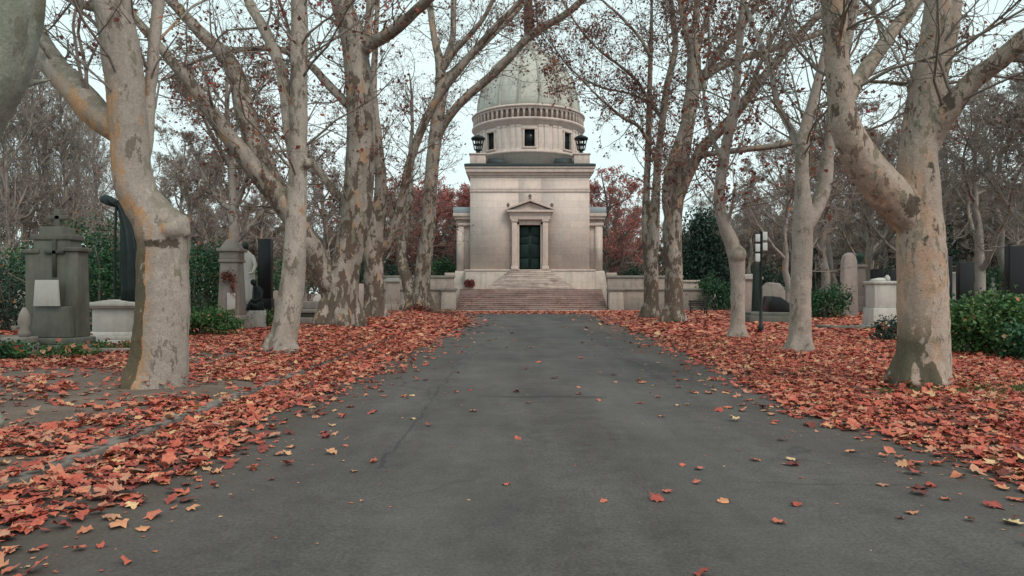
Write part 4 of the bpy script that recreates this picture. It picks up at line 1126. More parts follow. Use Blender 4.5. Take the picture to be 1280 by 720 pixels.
# ------------------------------------------------------------------ mausoleum
BX, BY = 1.65, 63.0
ma = thing('domed_mausoleum', 'pale stone domed mausoleum with pedimented dark door at the end of the road', 'mausoleum', (BX, BY, 0))
s = MB()                                                       # lower flight: eleven risers
for i in range(11):
    y0 = -7.4 + 0.33*i
    z0, z1 = 0.159*i - (0.3 if i == 0 else 0.0), 0.159*(i+1)
    s.bx(-6.12, 6.12, y0 + 0.04, y0 + 0.37 if i < 10 else -0.02, z0 - 0.02, z1 - 0.05)
    s.bx(-6.15, 6.15, y0, y0 + 0.36 if i < 10 else -0.02, z1 - 0.049, z1)
s.part('lower_steps', M['step'], ma, bevel=0.015)
s = MB()                                                       # upper flight, stepped on three sides
for i in range(10):
    t = i / 9
    w = 3.9 - 2.0*t
    y0 = -3.3 + 0.29*i
    s.bx(-w + 0.035, w - 0.035, y0 + 0.035, -0.03, 1.73 + 0.175*i, 1.749 + 0.175*(i+1) - 0.05)
    s.bx(-w, w, y0, -0.02, 1.70 + 0.175*(i+1), 1.749 + 0.175*(i+1) - 0.0005*i)
s.part('upper_steps', M['upper_step'], ma, bevel=0.015)
MB().bx(-5.95, 5.95, -0.35, 12.8, 0, 3.42).part('plinth', M['plinth'], ma, bevel=0.03)
MB().bx(-6.02, 6.02, -0.42, 12.87, 3.42, 3.56).part('plinth_moulding', M['lime_trim'], ma, bevel=0.04)
MB().bx(-5.5, -1.05, 0, 12.6, 3.56, 12.1).bx(1.05, 5.5, 0, 12.6, 3.56, 12.1).bx(-1.05, 1.05, 0, 12.6, 7.75, 12.1).bx(-1.05, 1.05, 0.55, 12.6, 3.56, 7.75).part('wall', M['lime'], ma)
c = MB()
c.bx(-5.56, 5.56, -0.06, 12.66, 10.72, 10.92).bx(-5.53, 5.53, -0.03, 12.63, 10.98, 11.06)
c.part('string_course', M['lime_trim'], ma, bevel=0.02)
c = MB()
for i, (o_, z0, z1) in enumerate(((0.08, 12.1, 12.28), (0.22, 12.28, 12.5), (0.40, 12.5, 12.86), (0.5, 12.86, 13.0))):
    c.bx(-5.5-o_, 5.5+o_, -o_, 12.6+o_, z0, z1)
c.part('cornice', M['lime_trim'], ma, bevel=0.03)
MB().bx(-6.03, 6.03, -0.53, 13.13, 13.0, 13.26).part('roof_edge', M['slate'], ma, bevel=0.02)
rf = MB().box(0, 6.3, 13.26, 11.6, 13.2, 0.06)
for sx in (-1, 1):
    rf.box(sx*3.1, 0.62, 13.325, 1.95, 0.9, 0.62, top=(1.5, 0.25)).box(sx*3.1, 12.0, 13.325, 1.95, 0.9, 0.62, top=(1.5, 0.25)).box(sx*5.2, 6.3, 13.325, 0.8, 8.6, 0.5, top=(0.2, 8.0))
rf.part('roof', M['slate'], ma)
for sx in (-1, 1):
    for y0 in (0.15, 11.0):
        pdl = MB().box(sx*4.82, y0 + 0.7, 13.26, 1.45, 1.45, 0.95).box(sx*4.82, y0 + 0.7, 14.21, 1.62, 1.62, 0.14).part('corner_pedestal', M['lime_trim'], ma, bevel=0.03)
        l = MB()
        cx, cy = sx*4.82, y0 + 0.7
        l.lathe([(0.42, 14.35), (0.42, 14.43), (0.2, 14.5), (0.16, 14.66), (0.34, 14.74), (0.36, 14.82)], 10, cx, cy)
        for j in range(6):
            a = j * math.pi/3
            l.tubes(np.array([[cx+0.33*math.cos(a), cy+0.33*math.sin(a), 14.8], [cx+0.42*math.cos(a), cy+0.42*math.sin(a), 15.3], [cx+0.52*math.cos(a), cy+0.52*math.sin(a), 15.75]]), np.array([0.055]*3), 6)
        l.lathe([(0.56, 15.72), (0.66, 15.76), (0.66, 15.9), (0.6, 15.95)], 12, cx, cy)
        l.lathe([(0.05, 14.8), (0.05, 15.72)], 6, cx, cy).lathe([(0.40, 15.22), (0.43, 15.25), (0.43, 15.3), (0.41, 15.33)], 12, cx, cy)
        l.lathe([(0.60, 15.95), (0.35, 16.08), (0.06, 16.2)], 12, cx, cy)
        l.part('roof_lantern', M['iron'], pdl)
# side wings
for sx in (-1, 1):
    x0, x1 = (5.5, 6.85) if sx > 0 else (-6.85, -5.5)
    w = MB().bx(x0, x1, 1.1, 11.5, 3.56, 8.3)
    xo = sx*6.45
    w.bx(min(xo-0.3, xo+0.3), max(xo-0.3, xo+0.3), 0.88, 1.2, 3.56, 7.7)
    w.part('side_wing', M['lime'], ma)
    w = MB()
    for o_, z0, z1 in ((0.06, 7.7, 7.95), (0.16, 8.3, 8.55), (0.30, 8.55, 8.85)):
        w.bx(x0 - (o_ if sx < 0 else 0), x1 + (o_ if sx > 0 else 0), 0.86 - o_, 11.5 + o_, z0, z1)
    w.part('wing_cornice', M['lime_trim'], ma, bevel=0.02)
    MB().bx(x0 - (0.28 if sx < 0 else 0), x1 + (0.28 if sx > 0 else 0), 0.58, 11.8, 8.85, 9.4).part('wing_roof', M['zinc'], ma, bevel=0.02)
    w = MB().box(sx*6.4, 6.0, 0, 1.5, 11.6, 2.2).box(sx*6.4, 6.0, 2.2, 1.5, 11.6, 1.28, top=(1.05, 11.0))
    w.part('wing_pedestal', M['plinth'], ma, bevel=0.03)
# doorway
c = MB()
for sx in (-1, 1):
    x = sx*1.42
    c.bx(x-0.24, x+0.24, -0.42, 0.0, 3.90, 7.95)
    c.bx(x-0.31, x+0.31, -0.50, 0.0, 3.56, 3.90)
    c.bx(x-0.31, x+0.31, -0.50, 0.0, 7.95, 8.15)
    jx = sx*1.08
    c.bx(min(jx-0.10, jx+0.10), max(jx-0.10, jx+0.10), -0.14, 0.52, 3.54, 7.95)
c.bx(-1.18, 1.18, -0.14, 0.30, 7.7, 8.12)
c.part('door_surround', M['lime_trim'], ma, bevel=0.015)
p = MB().bx(-1.86, 1.86, -0.50, 0.0, 8.15, 8.55).bx(-1.92, 1.92, -0.56, 0.0, 8.55, 8.80).bx(-2.12, 2.12, -0.78, 0.0, 8.80, 9.0)
p.prism([(-1.85, 9.0), (1.85, 9.0), (0, 9.72)], -0.42, 0.0)
for sx in (-1, 1):
    p.prism([(sx*2.16, 9.0), (sx*2.16, 9.16), (0, 9.98), (0, 9.80)][::sx], -0.80, 0.0)
p.part('pediment', M['lime_trim'], ma, bevel=0.01)
a = MB()
for x, z in ((0, 9.97), (-2.0, 9.15), (2.0, 9.15)):
    a.lathe([(0.12, z), (0.16, z+0.06), (0.07, z+0.14), (0.17, z+0.3), (0.12, z+0.42), (0.03, z+0.52)], 10, x, -0.5)
a.part('acroteria', M['lime_recess'], ma, smooth=True)
dr = MB().bx(-0.98, 0.98, 0.42, 0.54, 3.55, 7.7).part('door', M['door'], ma)
dp = MB()
for sx in (-1, 1):
    for z0, z1 in ((3.7, 4.6), (4.72, 5.9), (6.02, 6.6), (6.72, 7.55)):
        dp.bx(sx*0.5-0.38, sx*0.5+0.38, 0.375, 0.44, z0, z1)
dp.part('door_panels', M['door'], dr, bevel=0.006)
MB().lathe([(0.04, 0), (0.05, 0.02), (0.03, 0.05)], 10).part('door_handle', M['bronze'], dr).matrix_local.translation = Vector((0.1, 0.36, 5.5))
# drum
DY = 6.3
w = MB().lathe([(5.30, 13.2), (5.30, 14.55), (5.45, 14.6), (5.45, 14.82), (5.25, 14.9)], 96, 0, DY).part('drum_base', M['lime_trim'], ma)
dm = MB()
seg, nw = 160, 8
ang = [(-math.pi/2 + 2*math.pi*(i/seg)) for i in range(seg)]
def in_window(a):
    kx = (a + math.pi/2) / (2*math.pi/nw)
    return abs(kx - round(kx)) < 0.125
for i in range(seg):
    a0, a1 = -math.pi/2 + 2*math.pi*(i-0.5)/seg, -math.pi/2 + 2*math.pi*(i+0.5)/seg
    c0, s0, c1, s1 = math.cos(a0), math.sin(a0), math.cos(a1), math.sin(a1)
    ra = 5.22
    def quad(z0, z1, r_):
        dm.add([[r_*c0, DY+r_*s0, z0], [r_*c1, DY+r_*s1, z0], [r_*c1, DY+r_*s1, z1], [r_*c0, DY+r_*s0, z1]], q=[[0, 1, 2, 3]])
    if in_window(-math.pi/2 + 2*math.pi*i/seg):
        quad(14.88, 15.15, ra); quad(16.8, 17.3, ra)
    else:
        quad(14.88, 17.3, ra)
dm.part('drum_wall', M['lime'], ma)
for kk in range(nw):
    a = -math.pi/2 + kk*2*math.pi/nw
    ca, sa = math.cos(a), math.sin(a)
    def rot(o):
        o.rotation_euler = (0, 0, a + math.pi/2)
        o.location = (5.22*ca, DY + 5.22*sa, 0)
        return o
    fr = MB().bx(-0.64, -0.48, -0.07, 0.30, 15.10, 16.85).bx(0.48, 0.64, -0.07, 0.30, 15.10, 16.85).bx(-0.68, 0.68, -0.09, 0.30, 16.80, 16.97).bx(-0.68, 0.68, -0.12, 0.30, 15.02, 15.16)
    wd = rot(fr.part('window', M['lime_trim'], ma, bevel=0.01))
    MB().bx(-0.50, 0.50, 0.20, 0.24, 15.1, 16.85).part('pane', M['glass'], wd)
    MB().bx(-0.025, 0.025, 0.16, 0.20, 15.16, 16.8).bx(-0.48, 0.48, 0.165, 0.20, 15.95, 16.0).part('glazing_bar', M['iron'], wd)
    for da in (0.20, 0.31):
        for sg in (-1, 1):
            b_ = a + sg*da
            pp = MB().bx(-0.20, 0.20, -0.06, 0.1, 14.86, 17.2).bx(-0.23, 0.23, -0.09, 0.1, 17.05, 17.25).bx(-0.23, 0.23, -0.09, 0.1, 14.86, 15.02).part('pilaster', M['lime'], ma, bevel=0.01)
            pp.rotation_euler = (0, 0, b_ + math.pi/2)
            pp.location = (5.22*math.cos(b_), DY + 5.22*math.sin(b_), 0)
MB().lathe([(5.2, 17.2), (5.32, 17.25), (5.36, 17.42), (5.62, 17.6), (5.72, 17.72), (5.72, 17.86), (5.45, 17.9)], 96, 0, DY).part('drum_cornice', M['lime_trim'], ma)
MB().lathe([(5.42, 17.85), (5.42, 19.0)], 96, 0, DY).part('arcade_band', M['lime_recess'], ma)
ar = MB()
na = 64
for i in range(na):
    a = 2*math.pi*i/na
    ca, sa = math.cos(a), math.sin(a)
    hw = math.pi*5.6/na
    # one post and the two half-arches above it
    poly = [(-0.09, 17.9), (0.09, 17.9), (0.09, 18.45)]
    for t in (0.25, 0.5, 0.75, 1.0):
        th = t*math.pi/2
        poly.append((0.09 + (hw - 0.09)*(1 - math.cos(th)), 18.45 + 0.26*math.sin(th)))
    poly += [(hw, 18.85), (-hw, 18.85)]
    poly += [(-x, z) for x, z in poly[6:2:-1]] + [(-0.09, 18.45)]
    y0, y1 = -0.10, 0.14
    n_ = len(poly)
    V = []
    for yy in (y0, y1):
        for x, z in poly:
            V.append([5.5*ca - x*sa - yy*ca, DY + 5.5*sa + x*ca - yy*sa, z])
    ar.add(V, q=[[j, (j+1) % n_, n_ + (j+1) % n_, n_ + j] for j in range(n_)], n=[list(range(n_))[::-1], list(range(n_, 2*n_))])
ar.part('arcade', M['lime_trim'], ma)
MB().lathe([(5.4, 18.85), (5.70, 18.87), (5.74, 19.0), (5.62, 19.1), (5.1, 19.12)], 96, 0, DY).part('arcade_coping', M['lime_trim'], ma)
prof = [(5.08, 19.05), (5.08, 19.8), (5.0, 20.5), (4.85, 21.2), (4.62, 22.0), (4.32, 22.76), (4.0, 23.4), (3.6, 24.0), (3.08, 24.6), (2.55, 25.02), (1.95, 25.35), (1.3, 25.55)]
dome = MB().lathe(prof, 96, 0, DY).part('dome', M['dome'], ma, smooth=True)
for i in range(16):
    a = -math.pi/2 + (i + 0.5) * 2*math.pi/16
    pr = np.array([[(r_ + 0.03)*math.cos(a), DY + (r_ + 0.03)*math.sin(a), z] for r_, z in prof[:-1]])
    rb = MB().tubes(pr, np.linspace(0.17, 0.09, len(pr)), 8)
    rb.part('rib', M['dome_rib'], dome, smooth=True)
MB().lathe([(1.45, 25.45), (1.62, 25.55), (1.62, 25.75), (1.4, 25.85), (1.32, 26.1), (1.05, 26.5), (0.62, 26.8), (0.5, 27.0)], 32, 0, DY).part('dome_cap', M['dome_rib'], ma, smooth=True)
MB().lathe([(0.5, 26.95), (0.62, 27.05), (0.62, 27.25), (0.42, 27.4), (0.46, 28.6), (0.52, 28.7), (0.46, 28.85), (0.5, 30.0), (0.56, 30.2), (0.42, 30.5), (0.46, 31.2), (0.24, 32.0), (0.08, 32.8), (0.02, 33.6)], 12, 0, DY).part('finial', M['bronze'], ma, smooth=False)

# wreaths leaning on the plinth
for i, px in enumerate((584.3, 589.2)):
    Yw = 62.45
    rng = np.random.default_rng(40 + i)
    a = rng.uniform(0, 6.283, 420)
    q = np.stack([0.24*np.cos(a), rng.normal(0, 0.05, 420), 0.30 + 0.24*np.sin(a)], 1) + rng.normal(0, 0.06, (420, 3))
    mb = MB(); leaf_quads(rng, mb, q, 0.10)
    aa = np.linspace(0, 6.283, 20)
    mb.tubes(np.stack([0.24*np.cos(aa), 0*aa, 0.30 + 0.24*np.sin(aa)], 1), np.full(20, 0.05), 6)
    o = mb.part('wreath', M['wreath'])
    o.location = (PX(px, Yw), Yw, 1.76 + 0.25)
    tag(o, ('dried red wreath on the left of the plinth, outer of two', 'dried red wreath on the left of the plinth, nearer the steps')[i], 'wreath')

# terraces either side
for sx, nm in ((-1, 'left'), (1, 'right')):
    t = thing('terrace_wall', 'low stone terrace wall with pier and set-back parapet %s of the steps' % nm, 'wall', (BX + sx*6.4, 55.7, 0), 'terrace walls flanking the steps')
    MB().bx(0.85*sx if sx > 0 else -8.2, 8.2 if sx > 0 else -0.85, 0.05, 0.55, 0, 1.62).part('front_wall', M['terrace'], t, bevel=0.02)
    MB().bx(0.85*sx if sx > 0 else -8.3, 8.3 if sx > 0 else -0.85, -0.05, 0.65, 1.62, 1.80).part('coping', M['terrace_cap'], t, bevel=0.03)
    MB().box(sx*0.42, 0.1, 0, 1.2, 1.0, 1.6, top=(1.1, 0.9)).part('pier', M['pier'], t, bevel=0.03)
    MB().box(sx*0.42, 0.1, 1.6, 1.36, 1.12, 0.22).part('pier_cap', M['terrace_cap'], t, bevel=0.03)
    MB().bx(0.4*sx if sx > 0 else -7.0, 7.0 if sx > 0 else -0.4, 4.6, 5.1, 0, 2.75).part('parapet', M['terrace'], t, bevel=0.02)
    MB().bx(0.3*sx if sx > 0 else -7.1, 7.1 if sx > 0 else -0.3, 4.5, 5.2, 2.75, 2.95).part('parapet_coping', M['terrace_cap'], t, bevel=0.03)
    MB().bx(7.0 if sx > 0 else -8.4, 8.4 if sx > 0 else -7.0, 4.4, 5.3, 0, 2.35).bx(6.9 if sx > 0 else -8.5, 8.5 if sx > 0 else -6.9, 4.3, 5.4, 2.35, 2.55).part('end_block', M['pier'], t, bevel=0.03)
    MB().bx(0.4*sx if sx > 0 else -7.6, 7.6 if sx > 0 else -0.4, 0.56, 4.6, 0, 1.5).part('terrace_floor', M['terrace_cap'], t)
    MB().box(sx*0.75, 4.85, 2.95, 0.9, 0.6, 0.25).part('parapet_post', M['pier'], t, bevel=0.02)

# brush pile at the foot of the arching tree
rng = np.random.default_rng(77)
Yb = 42.5
bp = thing('brush_pile', 'heap of cut sticks and brown leaves left of the steps', 'brush pile', (PX(522, Yb), Yb, 0.05))
n = 150
st = np.stack([rng.normal(0, 0.85, n), rng.normal(0, 0.5, n), rng.uniform(0.02, 0.25, n)], 1)
dr = np.stack([rng.normal(0, 1, n), rng.normal(0, 0.6, n), rng.uniform(0.05, 0.55, n)], 1); dr /= np.linalg.norm(dr, axis=1, keepdims=True)
p_, r_ = grow(rng, st, dr, rng.uniform(0.6, 1.9, n), rng.uniform(0.012, 0.035, n), 5, 0.12, -0.14, 0.4)
p_[..., 2] = np.maximum(p_[..., 2], 0.02)
MB().tubes(p_, r_, 5).part('sticks', M['stick'], bp)
n = 1500
X, Y = rng.normal(0, 0.8, n), rng.normal(0, 0.5, n)
mb = MB(); scatter(mb, X, Y, 0.55*np.exp(-(X/0.9)**2 - (Y/0.6)**2) * rng.uniform(0.5, 1, n) + 0.01, np.full(n, 0.19), False, 0.5)
mb.part('leaf_heap', M['leaf_brown'], bp)

# ------------------------------------------------------------------ graves, left
def at(px, Y):
    X = PX(px, Y)
    return (X, Y, float(ground_z(X, Y)))


t = thing('grave_monument', 'tall mossy grey stepped stone monument with cross and pale plaque', 'gravestone', at(69, 16.0))
MB().box(0.05, 0, -0.1, 1.55, 0.95, 0.28).box(0.05, 0, 0.18, 1.35, 0.8, 0.16).part('base', M['grave_grey'], t, bevel=0.03)
MB().box(0.1, 0, 0.34, 0.92, 0.66, 0.72, top=(0.80, 0.58)).part('pedestal', M['grave_grey'], t, bevel=0.03)
b_ = MB().box(-0.02, 0.12, 1.06, 0.86, 0.42, 1.55).prism([(-0.5, 2.61), (0.46, 2.61), (0.46, 2.74), (0.26, 2.74), (0.26, 2.92), (-0.3, 2.92), (-0.3, 2.74), (-0.5, 2.74)], -0.12, 0.36)
b_.part('stele', M['grave_grey'], t, bevel=0.02)
MB().bx(0.02, 0.10, -0.14, -0.08, 1.75, 2.62).bx(-0.16, 0.28, -0.14, -0.08, 2.28, 2.36).part('cross_relief', M['grave_dark'], t)
MB().bx(-0.06, 0.06, 0.05, 0.18, 2.92, 3.35).bx(-0.24, 0.24, 0.05, 0.18, 3.1, 3.2).part('cross', M['grave_grey'], t, bevel=0.01)
MB().box(0.45, 0.1, 0.34, 0.34, 0.5, 2.0, top=(0.28, 0.4)).box(0.45, 0.1, 2.34, 0.42, 0.5, 0.1).part('side_pillar', M['grave_grey'], t, bevel=0.02)
MB().box(-0.5, 0.14, 0.34, 0.3, 0.44, 1.95).box(-0.5, 0.14, 2.29, 0.38, 0.52, 0.1).part('side_pillar', M['grave_grey'], t, bevel=0.02)
o = MB().box(0, 0, 0, 0.60, 0.05, 0.60, top=(0.52, 0.05)).part('plaque', M['grave_white'], t, bevel=0.008)
o.location = (0.05, -0.36, 1.07)
t = thing('grave_block', 'low stepped grave blocks with small pointed stone at left edge', 'gravestone', at(20, 15.2))
MB().box(0, 0, -0.08, 0.66, 0.7, 0.34).box(0.05, 0.05, 0.26, 0.5, 0.5, 0.14).part('block', M['grave_mid'], t, bevel=0.02)
MB().lathe([(0.10, 0.4), (0.12, 0.5), (0.08, 0.6), (0.13, 0.72), (0.10, 0.92), (0.03, 1.06)], 12, 0.15, 0.05).part('finial', M['grave_mid'], t, smooth=True)
t = thing('pedestal_monument', 'whitish stone pedestal carrying a dark draped bronze with tall staff', 'monument', at(150, 18.8))
MB().box(0, 0, -0.08, 1.50, 1.2, 0.2).box(0, 0, 0.12, 1.38, 1.1, 0.12).box(0, 0, 0.24, 1.22, 0.96, 0.10, top=(1.1, 0.86)).part('base', M['grave_white'], t, bevel=0.02)
MB().box(0, 0, 0.34, 1.05, 0.82, 0.62).part('pedestal', M['grave_white'], t, bevel=0.02)
MB().box(0, 0, 0.96, 1.2, 0.95, 0.07, top=(1.34, 1.05)).box(0, 0, 1.03, 1.38, 1.1, 0.09).prism([(-0.6, 1.12), (0.6, 1.12), (0, 1.2)], -0.5, 0.5).part('cap', M['grave_white'], t, bevel=0.01)
MB().tubes(np.array([[-0.08, -0.1, 1.15], [-0.08, -0.1, 2.6], [-0.05, -0.1, 3.9]]), np.array([0.04, 0.035, 0.03]), 8).part('staff', M['iron'], t)
MB().loft([(0.34, 0, 1.15, 0.27, 0.24), (0.35, 0, 1.5, 0.25, 0.22), (0.33, 0, 2.0, 0.28, 0.21), (0.31, 0, 2.5, 0.25, 0.2), (0.26, 0, 2.95, 0.21, 0.17), (0.16, 0, 3.35, 0.13, 0.12), (0.07, 0, 3.62, 0.10, 0.10), (0.0, 0, 3.78, 0.10, 0.10), (-0.06, 0, 3.88, 0.09, 0.09), (-0.1, 0, 3.95, 0.03, 0.03)], 36, 0.2, 8).loft([(-0.02, -0.03, 3.72, 0.05, 0.05), (-0.12, -0.04, 3.77, 0.14, 0.12), (-0.24, -0.05, 3.85, 0.22, 0.15), (-0.30, -0.05, 3.95, 0.19, 0.14), (-0.34, -0.03, 4.03, 0.11, 0.10), (-0.36, -0.03, 4.08, 0.03, 0.03)], 24, 0.22, 5).part('draped_figure', M['iron'], t, smooth=True)
t = thing('pillar_grave', 'square tapering stone pillar grave with moulded top and dried flowers', 'gravestone', at(290, 25.6))
MB().box(0, 0, -0.1, 1.15, 1.0, 0.35).box(0, 0, 0.25, 1.0, 0.88, 0.3, top=(0.86, 0.76)).part('base', M['grave_mid'], t, bevel=0.03)
MB().box(0, 0, 0.55, 0.82, 0.72, 1.95, top=(0.66, 0.6)).part('shaft', M['grave_mid'], t, bevel=0.03)
MB().box(0, 0, 2.5, 0.76, 0.7, 0.12).box(0, 0, 2.62, 0.7, 0.64, 0.28).box(0, 0, 2.9, 0.86, 0.8, 0.12).box(0, 0, 3.02, 0.7, 0.64, 0.35, top=(0.3, 0.28)).part('capital', M['grave_mid'], t, bevel=0.02)
rng = np.random.default_rng(5)
mb = MB(); q = np.stack([rng.normal(0.0, 0.14, 260), rng.normal(-0.44, 0.05, 260), 1.98 + rng.normal(0, 0.10, 260)], 1)
q2 = np.stack([0.15 + rng.normal(0.0, 0.04, 120) + np.linspace(0, 0.12, 120), rng.normal(-0.46, 0.03, 120), np.linspace(1.95, 1.2, 120)], 1)
leaf_quads(rng, mb, np.concatenate([q, q2]), 0.08); mb.part('dried_flowers', M['leaf_brown'], t)
o = MB().box(0, 0, 0, 0.3, 0.04, 0.62).part('plaque', M['grave_white'], t, bevel=0.005); o.location = (0.16, -0.46, 0.75)
t = thing('statue', 'weathered white draped statue with blackened head beside the black slab', 'statue', at(312, 28))
MB().box(0, 0, -0.05, 0.9, 0.8, 0.5).box(0, 0, 0.45, 0.7, 0.62, 0.3).part('pedestal', M['grave_mid'], t, bevel=0.02)
MB().loft([(0, 0, 0.75, 0.34, 0.30), (0.0, 0, 1.2, 0.28, 0.24), (-0.02, 0, 1.8, 0.25, 0.21), (-0.04, 0, 2.2, 0.23, 0.18), (-0.06, 0, 2.6, 0.27, 0.18), (-0.08, 0, 2.9, 0.26, 0.16), (-0.1, -0.02, 3.02, 0.13, 0.12), (-0.1, -0.03, 3.1, 0.075, 0.08)], 30, 0.07, 9).part('draped_body', M['grave_white'], t, smooth=True)
hd = MB().loft([(-0.12, -0.05, 3.08, 0.07, 0.08), (-0.14, -0.07, 3.15, 0.115, 0.125), (-0.15, -0.08, 3.25, 0.135, 0.15), (-0.15, -0.07, 3.35, 0.13, 0.15), (-0.14, -0.05, 3.43, 0.09, 0.11), (-0.13, -0.04, 3.46, 0.02, 0.03)], 16)
hd.loft([(-0.15, -0.235, 3.2, 0.02, 0.02), (-0.15, -0.235, 3.26, 0.02, 0.03), (-0.15, -0.215, 3.3, 0.01, 0.01)], 8)
hd.part('head', M['iron'], t, smooth=True)
MB().tubes(np.array([[0.16, -0.06, 2.82], [0.3, -0.16, 2.5], [0.26, -0.3, 2.2], [0.1, -0.36, 2.15]]), np.array([0.085, 0.075, 0.06, 0.05]), 10).part('arm', M['grave_white'], t, smooth=True)
t = thing('mourner_bronze', 'small dark bronze mourner crouched at the foot of white statue', 'statue', at(320, 26.5))
MB().box(0, 0, -0.05, 0.62, 0.55, 0.75).part('plinth', M['grave_white'], t, bevel=0.02)
fg = MB().loft([(0, 0, 0.70, 0.30, 0.24), (0.0, 0, 0.95, 0.27, 0.22), (0.05, 0, 1.2, 0.19, 0.16), (0.08, -0.02, 1.45, 0.2, 0.15), (0.05, -0.05, 1.6, 0.15, 0.12), (0.0, -0.08, 1.68, 0.07, 0.07)], 20, 0.06, 6)
fg.loft([(-0.03, -0.1, 1.66, 0.06, 0.06), (-0.05, -0.13, 1.74, 0.1, 0.11), (-0.06, -0.13, 1.84, 0.1, 0.11), (-0.05, -0.11, 1.91, 0.05, 0.06)], 14)
fg.tubes(np.array([[0.2, -0.05, 1.45], [0.28, -0.2, 1.2], [0.1, -0.3, 1.08], [-0.1, -0.28, 1.1]]), np.array([0.07, 0.06, 0.05, 0.045]), 8)
fg.tubes(np.array([[0.1, -0.1, 0.85], [-0.12, -0.32, 0.98], [-0.22, -0.3, 0.72]]), np.array([0.12, 0.1, 0.07]), 8)
fg.part('figure', M['iron'], t, smooth=True)
t = thing('black_slab_grave', 'tall narrow polished black granite slab left of the spotted trunk', 'gravestone', at(332, 30))
MB().box(0, 0, -0.05, 0.95, 0.7, 0.4).part('base', M['grave_grey'], t, bevel=0.02)
MB().box(0, 0, 0.35, 0.64, 0.42, 0.75).box(0, 0, 1.1, 0.56, 0.34, 2.62).part('slab', M['granite_black'], t, bevel=0.012)
t = thing('low_tomb', 'low grey stone tomb with ledges between the spotted and brown trunks', 'tomb', at(388, 30))
MB().box(0, 0, -0.05, 2.6, 1.6, 0.35).box(0, 0.1, 0.5, 2.4, 1.4, 0.14).part('ledge', M['grave_mid'], t, bevel=0.02)
MB().box(0, 0.15, 0.3, 2.1, 1.2, 0.2).part('recess', M['grave_grey'], t)
MB().box(0, 0.5, 0.64, 2.2, 0.6, 0.35).part('headstone', M['grave_mid'], t, bevel=0.03)
t = thing('white_headstone', 'plain whitish slab headstone between brown trunk and forked tree', 'gravestone', at(454, 47))
MB().box(0, 0, -0.05, 1.5, 0.7, 0.4).part('base', M['grave_mid'], t, bevel=0.02)
MB().box(0, 0, 0.35, 1.15, 0.4, 1.6, top=(1.05, 0.36)).part('slab', M['grave_pink'], t, bevel=0.03)
t = thing('capped_pillar', 'white capped stone gate pillar right of the forked tree', 'pillar', at(491, 52))
MB().box(0, 0, -0.05, 1.25, 1.1, 0.6).box(0, 0, 0.55, 0.95, 0.85, 1.7).part('shaft', M['pier'], t, bevel=0.02)
MB().box(0, 0, 2.25, 1.2, 1.1, 0.16).box(0, 0, 2.41, 0.9, 0.8, 0.14).part('cap', M['grave_white'], t, bevel=0.02)
t = thing('cross_grave', 'small pale stone cross seen beside the dark evergreen bush', 'gravestone', at(88, 30))
MB().box(0, 0, -0.05, 0.9, 0.6, 0.7, top=(0.75, 0.5)).part('base', M['grave_mid'], t, bevel=0.02)
MB().bx(-0.12, 0.12, -0.09, 0.09, 0.65, 2.6).bx(-0.42, 0.42, -0.09, 0.09, 1.9, 2.14).part('cross', M['grave_white'], t, bevel=0.015)
t = thing('stele_grave', 'small rounded stone stele just right of grey monument', 'gravestone', at(90, 19))
MB().box(0, 0, -0.05, 0.7, 0.5, 0.25).part('base', M['grave_grey'], t, bevel=0.02)
MB().prism([(-0.26, 0.2), (0.26, 0.2), (0.26, 0.62), (0.2, 0.76), (0.09, 0.84), (-0.09, 0.84), (-0.2, 0.76), (-0.26, 0.62)], -0.1, 0.1).part('stele', M['grave_mid'], t, bevel=0.02)
t = thing('grave_border', 'low stone border laid on the ground below white pedestal', 'grave border', at(135, 16.0))
MB().bx(-1.3, 1.3, -0.06, 0.06, -0.05, 0.09).bx(-1.3, -1.16, 0.06, 1.5, -0.05, 0.08).bx(1.16, 1.3, 0.06, 1.5, -0.05, 0.08).part('stone_edging', M['grave_mid'], t, bevel=0.02)

# ------------------------------------------------------------------ graves and furniture, right
t = thing('sign_post', 'black post with five small white signs beside the crooked tree', 'sign post', at(951, 23.3))
MB().lathe([(0.10, -0.05), (0.10, 0.25), (0.055, 0.3), (0.05, 1.2), (0.045, 3.42), (0.06, 3.44), (0.03, 3.5)], 12).part('post', M['iron'], t, smooth=True)
MB().bx(-0.24, 0.24, -0.03, 0.03, 3.05, 3.10).bx(-0.2, 0.2, -0.03, 0.03, 2.72, 2.76).part('crossbar', M['iron'], t)
for x, z0, z1 in ((-0.125, 3.12, 3.37), (-0.125, 2.78, 3.04), (-0.125, 2.44, 2.71), (0.125, 3.16, 3.45), (0.125, 2.82, 3.08)):
    o = MB().box(0, 0, 0, 0.155, 0.015, z1 - z0).part('sign_plate', M['sign_white'], t, bevel=0.003); o.location = (x, -0.06, z0)
t = thing('dark_tomb', 'dark greenish stone tomb with slanted black slab behind sign post', 'tomb', at(958, 31.5))
MB().box(0, 0, -0.05, 2.2, 1.8, 0.42).box(0, 0.1, 0.37, 1.9, 1.5, 0.15).part('base', M['grave_grey'], t, bevel=0.03)
MB().prism([(0.0, 0.52), (1.2, 0.52), (1.2, 0.7), (0.5, 1.2), (0.1, 1.25)], -0.45, 0.6).part('slanted_slab', M['granite_black'], t, bevel=0.02)
MB().prism([(0.0, 0.53), (1.15, 0.53), (1.15, 1.5), (0.9, 1.85), (0.35, 1.9), (0.0, 1.6)], 0.62, 1.0).part('boulder', M['grave_mid'], t, bevel=0.08)
t = thing('obelisk', 'slim dark green obelisk rising just behind the sign post', 'obelisk', at(946, 34))
MB().box(0, 0, -0.05, 0.9, 0.9, 0.5).part('base', M['grave_grey'], t, bevel=0.03)
